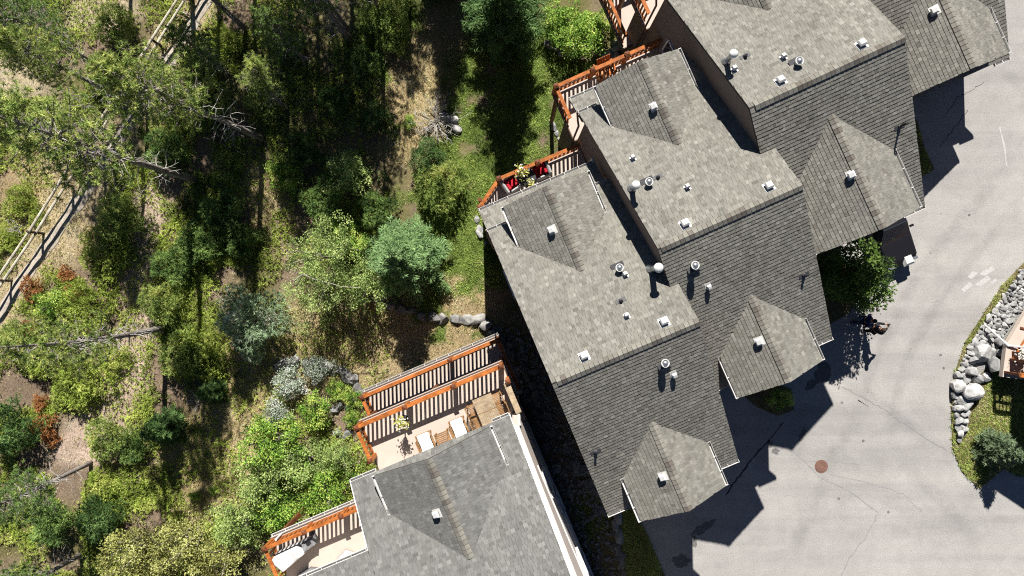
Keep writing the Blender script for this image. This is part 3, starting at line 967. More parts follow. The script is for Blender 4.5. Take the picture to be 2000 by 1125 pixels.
# unit nearest the stand-alone house
h1, f1, main1, p1, g1 = townhouse('townhouse at the lower left end of the row, red cushions on its deck', (1.43, -3.44), 22.96, 5.74, (2.93, 1.80, 8.02, -6.73), 11, 300)
for x, y in ((1.46, .42), (4.60, .44)): box_vent(h1, x, y, main1, 0)
box_vent(h1, 2.34, 5.18, gable_h(g1[0], g1[2]), math.pi / 2, .24)
box_vent(h1, 2.55, -5.18, gable_h(p1[0], p1[2]), math.pi / 2, .24)
turbine(h1, 4.03, 2.85, main1, .28)
box_vent(h1, 4.14, 2.50, main1, 0, .15, 'small_vent')
soil_pipe(h1, 3.55, 1.72, main1, 0, .12)
box_vent(h1, 3.49, 1.13, main1, 0, .15, 'small_vent')
turbine(h1, 4.05, -.93, main1, .30, .13)
box_vent(h1, 4.27, -1.5, main1, 0, .17, 'small_vent')
soil_pipe(h1, .53, -3.27, main1, 0, .20)
flue(h1, 5.12, 2.35, main1, 1.15, .11)
finish(h1, f1, 230)
h2, f2, main2, p2, g2 = townhouse('second townhouse from the lower left end, flue with white cap beside its left wall', (5.23, 1.38), 24.08, 5.66, (2.86, 1.80, 7.99, -6.73), 22, 300)
for x, y in ((1.30, .42), (4.62, .42)): box_vent(h2, x, y, main2, 0)
box_vent(h2, 2.49, 5.0, gable_h(g2[0], g2[2]), math.pi / 2, .24)
box_vent(h2, 2.5, -4.86, gable_h(p2[0], p2[2]), math.pi / 2, .24)
flue(h2, .30, 2.45, main2, .75, .10)
turbine(h2, .93, 2.40, main2, .25)
box_vent(h2, .92, 3.5, main2, 0, .15, 'small_vent')
box_vent(h2, 2.09, 1.6, main2, 0, .15, 'small_vent')
soil_pipe(h2, 1.36, 2.44, main2, 0, .12)
turbine(h2, 1.03, -1.08, main2, .34, .13)
box_vent(h2, 1.36, -2.02, main2, 0, .16, 'small_vent')
soil_pipe(h2, 5.03, -3.22, main2, 0, .18)
finish(h2, f2, 230)
h3, f3, main3, p3, g3 = townhouse('third townhouse from the lower left end, with the widest front gable', (8.51, 6.43), 24.57, 6.13, (2.95, 2.16, 8.85, -6.02), 33, 300)
for x, y in ((1.51, .44), (4.71, .42)): box_vent(h3, x, y, main3, 0)
box_vent(h3, 2.75, -3.72, gable_h(p3[0], p3[2]), math.pi / 2, .24)
flue(h3, .36, 2.05, main3, .75, .10)
soil_pipe(h3, 1.05, 1.93, main3, 0, .15)
box_vent(h3, .41, 1.59, main3, 0, .16, 'small_vent')
box_vent(h3, 2.15, 1.22, main3, 0, .16, 'small_vent')
turbine(h3, 2.40, .82, main3, .25)
soil_pipe(h3, 5.48, -2.85, main3, 0, .5)
finish(h3, f3, 230)
h4, f4, main4, p4, g4 = townhouse('fourth townhouse, at the upper right end, mostly outside the picture', (12.05, 12.60), 24.0, 6.1, (3.35, 2.05, 8.5, -6.08), 44, 300)
h4.location = (13.5, 14.3, -3.8)
h4.scale = (1.155, 1.155, 1.0)
box_vent(h4, 2.95, -3.5, gable_h(p4[0], p4[2]), math.pi / 2, .24)
finish(h4, f4, 150)

# rear decks of the row: upper deck with cream floor, lower deck slab below it
def rear_deck(h, poly, line, posts, zf=3.2, period=.2):
    d = floor(h, poly, zf)
    railing(d, line, zf, posts, period)
    return d
d1 = rear_deck(h1, [(.12, 5.8), (5.3, 5.8), (5.3, 8.42), (1.32, 8.42), (.05, 7.6)], [(.14, 7.56), (1.36, 8.33), (5.2, 8.33)], [(1.36, 8.33), (3.2, 8.33), (.10, 7.5)])
d2 = rear_deck(h2, [(-.05, 5.8), (5.3, 5.8), (5.3, 8.22), (-.05, 8.22)], [(.0, 6.6), (.0, 8.12), (5.15, 8.12)], [(.0, 8.12), (1.75, 8.12), (3.4, 8.12)])
d3 = rear_deck(h3, [(-.05, 5.8), (5.6, 5.8), (5.6, 8.22), (-.05, 8.22)], [(.0, 6.1), (.0, 8.12), (5.4, 8.12)], [(.0, 8.12), (1.75, 8.12), (3.4, 8.12)])
dl3 = rear_deck(h3, [(-.45, 6.2), (5.6, 6.2), (5.6, 9.3), (-.45, 9.3)], [(-.4, 6.4), (-.4, 9.2), (5.4, 9.2)], [(-.4, 9.2), (1.6, 9.2)], zf=.2)
for h_, x in ((h1, .15), (h2, .05), (h3, .05)):
    for yy in ((7.45, 8.0) if h_ is h1 else (8.05,)):
        MB().box((x + .1, yy, .4), (.16, .16, 5.2)).build('deck_column', M['postwood'], h_)
# ---------------------------------------------------------------- the house with the big decks
A5 = math.radians(22.9)
O5 = P(1003, 815, 6.45)
h5 = thing('detached_house', 'grey-shingled house with two-level cream deck and teak furniture, at the bottom', 'house', (O5.x, O5.y, 0), A5)
def L5(px, py, z):
    """photo pixel at height z -> house coordinates"""
    d = P(px, py, z) - Vector((O5.x, O5.y, 0)); c, s = math.cos(A5), math.sin(A5)
    return (d.x * c + d.y * s, -d.x * s + d.y * c)
f5 = Field(h5, M['shingle_grey'], 55)
n_ = math.hypot(1, PITCH)
z5 = lambda x, y: 6.25 - PITCH * y if y > -6.6 else 9.55 + PITCH * (y + 6.6)
Sb = Vector((0, -1, PITCH)) / n_; Sl = Vector((1, 0, PITCH)) / n_; Sr = Vector((-1, 0, PITCH)) / n_
XR5, XL5 = -.14, -7.15
r5 = slab(h5, 'roof', (XR5, .1, 6.2), (-1, 0, 0), Sb, XR5 - XL5, 6.7 * n_)
f5.face(r5, (XR5, .1, 6.2), (-1, 0, 0), Sb, XR5 - XL5, 6.7 * n_)
rs5 = slab(h5, 'roof', (XL5 + .0, -2.4, 7.45), (-1, 0, 0), Sb, 6.5, 4.2 * n_)
f5.face(rs5, (XL5 - .002, -2.4, 7.45), (-1, 0, 0), Sb, 6.5, 4.2 * n_)
Sf = Vector((0, 1, PITCH)) / n_
slab(h5, 'roof', (XL5 - 6.5, -13.2, 6.25), (1, 0, 0), Sf, 13.5, 6.6 * n_)
gx5, hw5, zr5 = -3.45, 2.47, 8.26
ze5 = zr5 - PITCH * hw5
yv_r, yv_e = (6.25 - zr5) / PITCH, (6.25 - ze5) / PITCH
g5 = []
for sx in (-1, 1):
    xe = gx5 + sx * hw5
    vs = [Vector(t) for t in [(xe, .12, ze5), (xe, yv_e, ze5), (gx5, yv_r, zr5), (gx5, .12, zr5)]]
    f1_ = (0, 1, 2, 3) if sx > 0 else (3, 2, 1, 0)
    m_ = MB(); m_.add([v + Vector((0, 0, -.1)) for v in vs] + vs, [f1_[::-1], tuple(4 + i for i in f1_)] + [(i, (i + 1) % 4, 4 + (i + 1) % 4, 4 + i) for i in range(4)])
    g5.append(m_.build('gable_roof', M['felt'], h5))
keep5 = lambda p: p[2] > z5(p[0], p[1]) - .03
f5.face(g5[0], (gx5 - hw5, .12, ze5), (0, -1, 0), Sl, 4.6, hw5 * n_, keep5)
f5.face(g5[1], (gx5 + hw5, -4.48, ze5), (0, 1, 0), Sr, 4.6, hw5 * n_, keep5)
ridge_caps(g5[0], (gx5, yv_r - .05, zr5 + .02), (gx5, .1, zr5 + .02), PITCH, 58, .72)
gutter(g5[0], (gx5 - hw5, yv_e, ze5), (gx5 - hw5, .12, ze5), (-1, 0, 0))
gutter(g5[1], (gx5 + hw5, .12, ze5), (gx5 + hw5, yv_e, ze5), (1, 0, 0))
gutter(r5, (XR5, .1, 6.2), (gx5 + hw5 + .1, .1, 6.2), (0, 1, 0))
gutter(r5, (gx5 - hw5 - .1, .1, 6.2), (XL5, .1, 6.2), (0, 1, 0))
gutter(rs5, (XL5, -2.4, 7.45), (XL5 - 6.4, -2.4, 7.45), (0, 1, 0))
box_vent(h5, -3.98, -1.97, gable_h(gx5, zr5), math.pi / 2, .24)
f5.build(230)
# walls
w = MB()
prof = [(-.9, -4), (-.9, 6.55), (-6.6, 9.4), (-12.6, 6.4), (-12.6, -4)]
k = len(prof)
def prism(mb_, x0, x1, prof):
    k = len(prof)
    mb_.add([(x0, y, z) for y, z in prof] + [(x1, y, z) for y, z in prof],
            [tuple(range(k)), tuple(k + i for i in range(k))[::-1]] + [(i, k + i, k + (i + 1) % k, (i + 1) % k) for i in range(k)])
prism(w, -7.0, -.2, prof)
w.build('wall', M['stucco'], h5)
w = MB(); prism(w, -13.2, -7.02, [(-3.6, -4), (-3.6, 7.85), (-6.6, 9.35), (-12.6, 6.4), (-12.6, -4)])
w.build('wall', M['stucco'], h5)
w = MB(); prism(w, -.2, .06, [(-.35, -4), (-.35, 6.3), (-6.6, 9.42), (-12.7, 6.4), (-12.7, -4)])
w.build('end_wall', M['stucco'], h5)
x0, x1 = gx5 - hw5 + .3, gx5 + hw5 - .3
w = MB(); pr = [(x0, 5.0), (x1, 5.0), (x1, ze5 + .03), (gx5, zr5 - .16), (x0, ze5 + .03)]
w.add([(x, -.25, z) for x, z in pr] + [(x, -3.5, z) for x, z in pr], [tuple(range(5)), tuple(5 + i for i in range(5))[::-1]] + [(i, 5 + i, 5 + (i + 1) % 5, (i + 1) % 5) for i in range(5)])
w.build('gable_wall', M['stucco'], h5)
# trims on the sunlit end wall
for zz, yy0, yy1, t_ in ((3.05, -.35, -12.6, .03), (.15, -.35, -12.6, .03), (5.6, -2.4, -10.0, .025)):
    MB().bar((.06 + t_, yy0, zz), (.06 + t_, yy1, zz), .06, .2).build('trim_board', M['gutter'], h5)
MB().bar((.10, -.42, -3), (.10, -.42, 6.1), .09, .12, up=(0, 1, 0)).build('corner_board', M['gutter'], h5)
# rake board along the roof edge
MB().bar((XR5 + .02, .15, 6.12), (XR5 + .02, -6.6, 9.45), .04, .16).build('rake_board', M['gutter'], h5)
MB().bar((XL5 - .02, .15, 6.12), (XL5 - .02, -2.4, 7.40), .04, .12).build('rake_board', M['gutter'], h5)
for yy, zz in ((-3.5, 4.4), (-7.5, 4.4), (-5.5, 1.4), (-9.0, 1.4)):
    window(h5, (.06, yy, zz), 1.1, 1.2, 'y', 1)
window(h5, (-3.4, -.9, 4.4), 2.2, 2.0, 'x', 1)
# decks
ZD = 3.2
dk = floor(h5, [(.28, -.95), (.28, 2.0), (-6.78, 2.0), (-6.78, -.95)][::-1], ZD, 'upper_deck')
railing(dk, [(-6.65, .25), (-6.65, 1.86), (.2, 1.86)], ZD, [(-6.65, 1.86), (-4.35, 1.86), (-2.05, 1.86), (.2, 1.86), (-6.65, .3), (.22, 1.15)], .21)
MB().bar((.13, 1.1, ZD + 1.0), (.13, -.3, ZD + 1.0), .26, .06).build('bench_cap', M['teakgrey'], dk)
MB().box((.13, .4, ZD + .5), (.2, 1.5, .96)).build('parapet', M['stucco'], dk)
dl = floor(h5, [(.52, -.2), (.52, 2.95), (-6.85, 2.95), (-6.85, -.2)][::-1], .25, 'lower_deck')
railing(dl, [(-6.7, 1.0), (-6.7, 2.8), (.38, 2.8), (.38, .3)], .25, [(-6.7, 2.8), (-2.1, 2.8), (.38, 2.8), (.38, .3)], .21)
gutter(dl, (.45, 2.95, .2), (-6.8, 2.95, .2), (0, 1, 0))
d6 = floor(h5, [(-7.1, -3.7), (-7.1, -1.32), (-12.5, -1.32), (-12.5, -3.7)][::-1], ZD, 'side_deck')
railing(d6, [(-12.38, -3.0), (-12.38, -1.45), (-7.3, -1.45)], ZD, [(-12.38, -1.45), (-10.5, -1.45), (-8.75, -1.45)], .21)
gutter(d6, (-7.2, -1.32, ZD - .05), (-12.4, -1.32, ZD - .05), (0, 1, 0))
for xx, yy, zz in ((-6.6, 1.8, ZD), (.1, 1.8, ZD), (-3.3, 1.8, ZD), (-6.6, 2.75, .2), (.1, 2.75, .2), (-12.3, -1.5, ZD)):
    MB().box((xx, yy, (zz - 3.5) / 2 - .1), (.2, .2, zz + 3.3)).build('deck_column', M['postwood'], h5)

# ---------------------------------------------------------------- deck furniture
def place(o, px, py, z, rz):
    p = P(px, py, z); o.location = (p.x, p.y, z); o.rotation_euler = (0, 0, rz)
def lounge(label, px, py):
    o = thing('deck_chair', label, 'chair'); place(o, px, py, ZD, A5 + math.pi)
    # seat slopes from the front (low y) to the back
    for sx in (-1, 1):
        MB().bar((sx * .34, -.55, .34), (sx * .34, .10, .30), .05, .05).bar((sx * .34, .05, .28), (sx * .34, .62, .78), .05, .05).build('side_frame', M['teak'], o)
        MB().bar((sx * .37, -.35, .58), (sx * .37, .25, .58), .07, .03).build('armrest', M['teak'], o)
        MB().box((sx * .34, -.5, .17), (.05, .05, .34)).build('leg', M['teak'], o)
        MB().bar((sx * .34, .1, .3), (sx * .34, .45, 0), .05, .05).build('leg', M['teak'], o)
    MB().bar((-.36, .63, .79), (.36, .63, .79), .05, .05).build('head_rail', M['teak'], o)
    MB().bar((-.34, -.55, .33), (.34, -.55, .33), .05, .05).build('front_rail', M['teak'], o)
    c = MB(); n = 9
    prof = [(-.55, .38), (-.3, .40), (0, .36), (.12, .40), (.3, .56), (.5, .74), (.6, .82)]
    vs = []
    for y, z in prof:
        vs += [(-.27, y, z), (.27, y, z), (-.27, y - .02, z + .09), (.27, y - .02, z + .09)]
    fs = []
    for i in range(len(prof) - 1):
        a = i * 4; b = a + 4
        fs += [(a + 2, a + 3, b + 3, b + 2), (a, b, b + 1, a + 1), (a, a + 2, b + 2, b), (a + 1, b + 1, b + 3, a + 3)]
    fs += [(0, 1, 3, 2)]; e = (len(prof) - 1) * 4; fs += [(e, e + 2, e + 3, e + 1)]
    c.add(vs, fs); c.build('cushion', M['cushion'], o, bevel=.02)
    return o
lounge('teak deck chair with white cushion, left of the small slatted table', 836, 866)
lounge('teak deck chair with white cushion, between slatted side table and dining set', 900, 838)
t = thing('side_table', 'small slatted teak side table between the two white-cushioned deck chairs', 'table'); place(t, 868, 853, ZD, A5)
for k in range(8):
    MB().box((0, -.28 + k * .08, .50), (.56, .062, .025)).build('slat', M['teak'], t)
MB().box((-.3, 0, .49), (.05, .66, .05)).build('edge_rail', M['teak'], t); MB().box((.3, 0, .49), (.05, .66, .05)).build('edge_rail', M['teak'], t)
for sx in (-1, 1):
    for sy in (-1, 1):
        MB().box((sx * .28, sy * .29, .235), (.05, .05, .47)).build('leg', M['teak'], t)
t = thing('dining_table', 'long weathered teak dining table on the upper deck', 'table'); place(t, 953, 797, ZD + .0, A5)
for k in range(10):
    MB().box((-.405 + k * .09, .33, .74), (.084, .62, .03)).build('plank', M['teakgrey'], t)
    MB().box((-.405 + k * .09, -.33, .74), (.084, .62, .03)).build('plank', M['teakgrey'], t)
MB().box((0, 0, .741), (.9, .03, .034)).build('middle_strip', M['teak'], t)
for sy in (-1, 1): MB().box((0, sy * .66, .74), (.9, .04, .034)).build('end_rail', M['teakgrey'], t)
for sx in (-1, 1):
    for sy in (-1, 1):
        MB().box((sx * .38, sy * .58, .362), (.07, .07, .725)).build('leg', M['teak'], t)
def dchair(label, px, py, rz):
    o = thing('dining_chair', label, 'chair', group='teak dining chairs'); place(o, px, py, ZD, rz)
    for k in range(7): MB().box((-.2 + k * .0667, .0, .43), (.05, .42, .02)).build('seat_slat', M['teak'], o)
    for sx in (-1, 1):
        MB().box((sx * .23, .2, .21), (.045, .045, .42)).build('leg', M['teak'], o)
        MB().bar((sx * .23, -.2, 0), (sx * .23, -.29, .9), .045, .045).build('leg', M['teak'], o)
        MB().box((sx * .23, 0, .41), (.045, .44, .05)).build('seat_rail', M['teak'], o)
    for k in range(6): MB().bar((-.19 + k * .076, -.235, .5), (-.19 + k * .076, -.285, .86), .03, .015).build('back_slat', M['teak'], o)
    MB().box((0, -.29, .89), (.5, .03, .06)).build('head_rail', M['teak'], o)
dchair('slatted teak chair at the dining table, left side, nearer the rail', 926, 797, A5 - math.pi / 2)
dchair('slatted teak chair at the dining table, left side, beside the deck chair', 935, 822, A5 - math.pi / 2)
dchair('slatted teak chair at the dining table, right side, nearer the rail', 971, 776, A5 + math.pi / 2)
dchair('slatted teak chair at the dining table, right side, nearer the roof', 981, 795, A5 + math.pi / 2)
# bench partly under the roof edge
t = thing('slatted_bench', 'slatted teak bench half hidden under the roof edge of the deck', 'bench'); place(t, 822, 903, ZD, A5)
for k in range(5): MB().box((-.18 + k * .09, 0, .45), (.07, .9, .03)).build('slat', M['teak'], t)
for sx in (-1, 1):
    for sy in (-1, 1): MB().box((sx * .16, sy * .4, .215), (.05, .05, .43)).build('leg', M['teak'], t)

# ---------------------------------------------------------------- leaves and other small-face geometry
def unit(v):
    return v / (np.linalg.norm(v, axis=1, keepdims=True) + 1e-9)
def blades(base, d, length, width, side=None, bend=0.0):
    """thin triangles from base along d"""
    n = len(base); r = rng
    if side is None:
        side = unit(np.cross(d, r.normal(size=(n, 3)) * .65 + np.array([0, .35, .9])))
    w = np.broadcast_to(np.asarray(width, float).reshape(-1, 1), (n, 1)) * .5
    l = np.broadcast_to(np.asarray(length, float).reshape(-1, 1), (n, 1))
    v = np.stack([base - side * w, base + side * w, base + d * l], 1).reshape(-1, 3)
    return v, np.arange(3 * n).reshape(-1, 3)
def rhombs(base, d, length, width, nrm=None):
    n = len(base)
    side = unit(np.cross(d, rng.normal(size=(n, 3)) if nrm is None else nrm))
    w = np.broadcast_to(np.asarray(width, float).reshape(-1, 1), (n, 1)) * .5
    l = np.broadcast_to(np.asarray(length, float).reshape(-1, 1), (n, 1))
    v = np.stack([base, base + d * l * .5 + side * w, base + d * l, base + d * l * .5 - side * w], 1).reshape(-1, 3)
    return v, np.arange(4 * n).reshape(-1, 4)
M['pine'] = leafm('pine_needles', (.02, .034, .009), (.066, .092, .022), (.175, .20, .055), 2.2)
M['pinedark'] = leafm('dark_pine_needles', (.014, .03, .009), (.042, .072, .02), (.11, .148, .042), 1.85)
M['spruce'] = leafm('spruce_needles', (.013, .028, .009), (.048, .09, .028), (.115, .175, .058), 1.15)
M['spruceblue'] = leafm('blue_spruce_needles', (.016, .034, .014), (.078, .132, .052), (.19, .262, .115), 1.3)
M['leafgreen'] = leafm('bright_green_leaves', (.018, .042, .006), (.088, .155, .023), (.215, .31, .06), 1.6)
M['leafmaple'] = leafm('maple_leaves', (.018, .035, .006), (.055, .098, .018), (.135, .19, .042), .95)
M['leafolive'] = leafm('olive_leaves', (.026, .042, .012), (.112, .155, .046), (.205, .262, .09), 1.55)
M['leafyellow'] = leafm('yellowing_leaves', (.05, .05, .014), (.155, .16, .048), (.31, .31, .115), 1.35)
M['leafsilver'] = leafm('silver_leaves', (.06, .075, .055), (.16, .19, .14), (.32, .36, .27), 1.45)
M['leaforange'] = leafm('rust_orange_leaves', (.06, .035, .012), (.20, .09, .035), (.34, .17, .075), 1.35)
M['greygreen2'] = leafm('grey_spruce_needles', (.02, .032, .018), (.06, .085, .045), (.14, .18, .105), 1.2)
M['greygreen'] = leafm('grey_green_needles', (.03, .05, .025), (.12, .165, .095), (.26, .32, .21), 1.6)
M['juniper'] = leafm('juniper_sprays', (.024, .034, .007), (.095, .122, .022), (.22, .245, .055), 2.25)
M['grass'] = leafm('grass_blades', (.045, .06, .014), (.135, .185, .042), (.27, .31, .09), 1.25)
M['drygrass'] = leafm('dry_grass_blades', (.11, .08, .035), (.25, .195, .095), (.40, .33, .18), 1.6)
M['litter'] = leafm('needle_litter', (.07, .045, .03), (.19, .14, .10), (.38, .32, .25), 2.0)

class Fol:
    def __init__(self): self.v = []; self.t = []; self.q = []; self.c = []; self.n = 0
    def tri(self, vt, tint):
        v, t = vt; self.v.append(v); self.t.append(t + self.n); self.n += len(v); self.c.append(np.repeat(tint, 3))
    def quad(self, vt, tint):
        v, t = vt; self.v.append(v); self.q.append(t + self.n); self.n += len(v); self.c.append(np.repeat(tint, 4))
    def mesh(self, name, mat):
        return mesh_np(name, np.concatenate(self.v), np.concatenate(self.t) if self.t else None, np.concatenate(self.q) if self.q else None,
                       np.clip(np.concatenate(self.c), 0, 1), mat)

def rdir(n, up=0.0):
    d = rng.normal(size=(n, 3)); d[:, 2] += up
    return unit(d)

def tufts(F_, cen, size, per=20, tint=None, up=.5, width=.035):
    """needle tufts: sprays of thin blades around each centre"""
    n = len(cen)
    c = np.repeat(cen, per, 0)
    d = rdir(n * per, up)
    s = np.repeat(np.broadcast_to(size, (n,)), per) * rng.uniform(.6, 1.2, n * per)
    b = c + d * (s * .12)[:, None]
    ti = np.repeat(tint if tint is not None else rng.uniform(.2, .9, n), per) + rng.normal(0, .13, n * per)
    F_.tri(blades(b, d, s, width * rng.uniform(.7, 1.3, n * per)), ti)

def pine(seed, h=12., start=.4, R=1.7, dens=1.0, mat='pine', lean=.0):
    global rng
    rng = np.random.default_rng(seed); r = random.Random(seed)
    tr = MB(); n = 12
    bx, by = r.uniform(-.3, .3), r.uniform(-.3, .3)
    path = [Vector((bx * math.sin(i / n * 3) + lean * i / n, by * math.sin(i / n * 2.3), h * i / n)) for i in range(n + 1)]
    path[0].z = -.4
    tr.tube(path, [.15 * (1 - i / n) ** .8 + .022 for i in range(n + 1)], 9)
    def at(z):
        k = min(max(z / h * n, 0), n - .001); i = int(k); return path[i].lerp(path[i + 1], k - i) if i else Vector((path[1].x * k, path[1].y * k, z))
    F_ = Fol(); br = MB(); dead = MB()
    nb = int(62 * dens)
    for k in range(nb):
        f = k / nb
        z = h * (start + (1 - start) * f * .985) + r.uniform(-.2, .2)
        prof = math.sin(math.pi * min(1, .22 + .8 * (f ** .8))) * .75 + .3
        L_ = max(.35, R * prof * r.uniform(.6, 1.25))
        az = k * 2.4 + r.uniform(-.6, .6); el = r.uniform(.0, .35) + .4 * f
        p0 = at(min(z, h * .98)); d = Vector((math.cos(az) * math.cos(el), math.sin(az) * math.cos(el), math.sin(el)))
        pts = [p0, p0 + d * L_ * .5 + Vector((0, 0, -.06 * L_)), p0 + d * L_ + Vector((0, 0, .05 * L_))]
        br.tube(pts, [.035, .022, .01], 4, False)
        m = int(8 + 9 * L_ / R)
        cs = []
        for j in range(m):
            t = r.uniform(.35, 1.05); q = pts[0].lerp(pts[2], t)
            off = Vector((-d.y, d.x, 0)) * r.gauss(0, .30 * L_ * (1.1 - .4 * t)) + Vector((0, 0, r.gauss(.04, .10)))
            e = q + off; cs.append(e)
            if off.length > .2: br.tube([q - d * .12, e], [.012, .006], 3, False)
        cs = np.array(cs)
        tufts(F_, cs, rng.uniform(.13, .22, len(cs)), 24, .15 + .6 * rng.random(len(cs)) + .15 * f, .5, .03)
    for k in range(46):
        z = h * min(.9, start * r.uniform(.35, 1.55)); az = r.uniform(0, 6.28); L_ = r.uniform(.5, 1.5)
        p = at(z); pts = [p]; d = Vector((math.cos(az), math.sin(az), r.uniform(-.2, .2)))
        for j in range(4):
            d = (d + Vector((r.gauss(0, .35), r.gauss(0, .35), r.gauss(-.03, .25)))).normalized()
            pts.append(pts[-1] + d * L_ / 4)
            if j > 0 and r.random() < .7:
                e = (d + Vector((r.gauss(0, .8), r.gauss(0, .8), r.gauss(0, .5)))).normalized()
                dead.tube([pts[-1], pts[-1] + e * L_ * .3], [.010, .004], 3, False)
        dead.tube(pts, [.022, .018, .014, .01, .005], 4, False)
    return [('trunk', tr.mesh('trunk', M['bark'], True)), ('branches', br.mesh('branches', M['bark'])), ('dead_branches', dead.mesh('dead_branches', M['deadwood'])),
            ('crown', F_.mesh('crown', M[mat]))]

def spruce(seed, h=6., R=2.0, mat='spruce', step=.17, per=8, low=.25):
    global rng
    rng = np.random.default_rng(seed); r = random.Random(seed)
    tr = MB(); tr.tube([(0, 0, -.4), (0, 0, h * .5), (0, 0, h * .985)], [.02 * h + .03, .012 * h + .015, .012], 8)
    F_ = Fol(); br = MB()
    z = low
    while z < h * .985:
        f = 1 - (z - low) / (h - low)
        Lr = R * (f ** .85) * r.uniform(.88, 1.08) + .08
        nb = max(4, int(per * (.45 + .5 * f)))
        a0 = r.uniform(0, 6.28)
        for k in range(nb):
            az = a0 + k * 6.283 / nb + r.uniform(-.22, .22); L_ = Lr * (r.uniform(.5, 1.0) if r.random() < .6 else r.uniform(.95, 1.28))
            el = .55 - .72 * f + r.uniform(-.1, .1)
            d = np.array([math.cos(az) * math.cos(el), math.sin(az) * math.cos(el), math.sin(el)])
            p0 = np.array([0, 0, z + r.uniform(-.07, .07)])
            sd_ = np.array([-math.sin(az), math.cos(az), 0])
            br.tube([p0, p0 + d * L_ * .95], [.018, .005], 3, False)
            m = max(4, int(L_ / .085))
            t = (np.arange(m) + rng.random(m)) / m
            t = .12 + .88 * t
            tl = .42 * L_ * (1.06 - t) ** .8 * rng.uniform(.6, 1.2, m) + .07
            for sg in (-1, 1):
                b = p0 + d * (L_ * t)[:, None] + np.array([0, 0, 1]) * (.05 * L_ * np.sin(t * 3))[:, None]
                ang = rng.uniform(.55, 1.0, m)
                dd = unit(d * np.cos(ang)[:, None] + sg * sd_ * np.sin(ang)[:, None] + np.array([0, 0, -.08]) + rng.normal(0, .10, (m, 3)))
                nsub = 4
                bb = np.repeat(b, nsub, 0) + np.repeat(dd, nsub, 0) * (np.repeat(tl, nsub) * np.tile(np.linspace(0, .72, nsub), m))[:, None]
                d2 = unit(np.repeat(dd, nsub, 0) + rng.normal(0, .42, (m * nsub, 3)))
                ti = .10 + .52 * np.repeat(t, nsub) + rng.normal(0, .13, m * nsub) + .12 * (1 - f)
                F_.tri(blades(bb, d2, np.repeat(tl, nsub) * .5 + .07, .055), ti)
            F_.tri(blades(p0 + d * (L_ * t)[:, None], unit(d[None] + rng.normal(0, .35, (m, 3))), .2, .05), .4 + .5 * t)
        z += step * r.uniform(.8, 1.2) * (.75 + .25 * f)
    tp = np.array([[0, 0, h * .97]])
    tufts(F_, np.repeat(tp, 3, 0), .25, 14, np.array([.9, .9, .8]), 1.0, .05)
    return [('trunk', tr.mesh('trunk', M['barkdark'], True)), ('branches', br.mesh('branches', M['barkdark'])), ('crown', F_.mesh('crown', M[mat]))]

def bush(seed, R=1.2, hh=1.8, mat='leafgreen', leaf=.11, n=2600, stems=7, clump=.33, flat=.75, stemmat='bark', wid=.6, open_=.0):
    """multi-stemmed shrub: leaf clumps carried on real stems"""
    global rng
    rng = np.random.default_rng(seed); r = random.Random(seed)
    st = MB(); F_ = Fol()
    nc = max(10, int(17 * (R / .9) ** 2 * (1 - open_)))
    cen = []
    for k in range(nc):
        rr = R * math.sqrt((k + .5) / nc) * r.uniform(.75, 1.08); az = k * 2.39996 + r.uniform(-.5, .5)
        rr *= 1 + .20 * math.sin(3 * az + seed) + .13 * math.sin(5 * az + 1.7 * seed)
        if r.random() < .10: rr *= 1.22
        dome = math.sqrt(max(0, 1 - min(.98, (rr / (R * 1.25)) ** 2)))
        z = hh * (.30 + .70 * dome) * r.uniform(.55, 1.12)
        cen.append((rr * math.cos(az), rr * math.sin(az), z))
        if k % 2 == 0: cen.append((rr * .8 * math.cos(az + .5), rr * .8 * math.sin(az + .5), z * r.uniform(.35, .7)))
    cen = np.array(cen)
    for k in range(min(stems * 2, len(cen))):
        c = Vector(cen[r.randrange(len(cen))]); b = Vector((r.gauss(0, .08), r.gauss(0, .08), -.2))
        st.tube([b, b.lerp(c, .5) + Vector((r.gauss(0, .1), r.gauss(0, .1), .12 * hh)), c], [.028 * hh + .008, .015 * hh + .006, .006], 5, False)
    m = n // len(cen) + 1
    cb = np.clip(rng.normal(.42, .22, len(cen)), 0, .95)
    c = np.repeat(cen, m, 0)
    d = rdir(len(c))
    rad = clump * np.repeat(rng.uniform(.7, 1.3, len(cen)), m) * rng.random(len(c)) ** .45
    p = c + d * rad[:, None] * np.array([1, 1, flat])
    p[:, 2] = np.maximum(p[:, 2], .04)
    ld = unit(rdir(len(c)) * np.array([1, 1, .55]) + d * .5)
    nr = unit(np.array([0, .25, 1.0]) + rng.normal(0, .5, (len(c), 3)))
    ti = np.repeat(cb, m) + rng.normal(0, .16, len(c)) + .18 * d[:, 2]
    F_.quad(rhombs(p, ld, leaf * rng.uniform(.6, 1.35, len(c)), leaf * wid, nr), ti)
    return [('stems', st.mesh('stems', M[stemmat])), ('crown', F_.mesh('crown', M[mat]))]

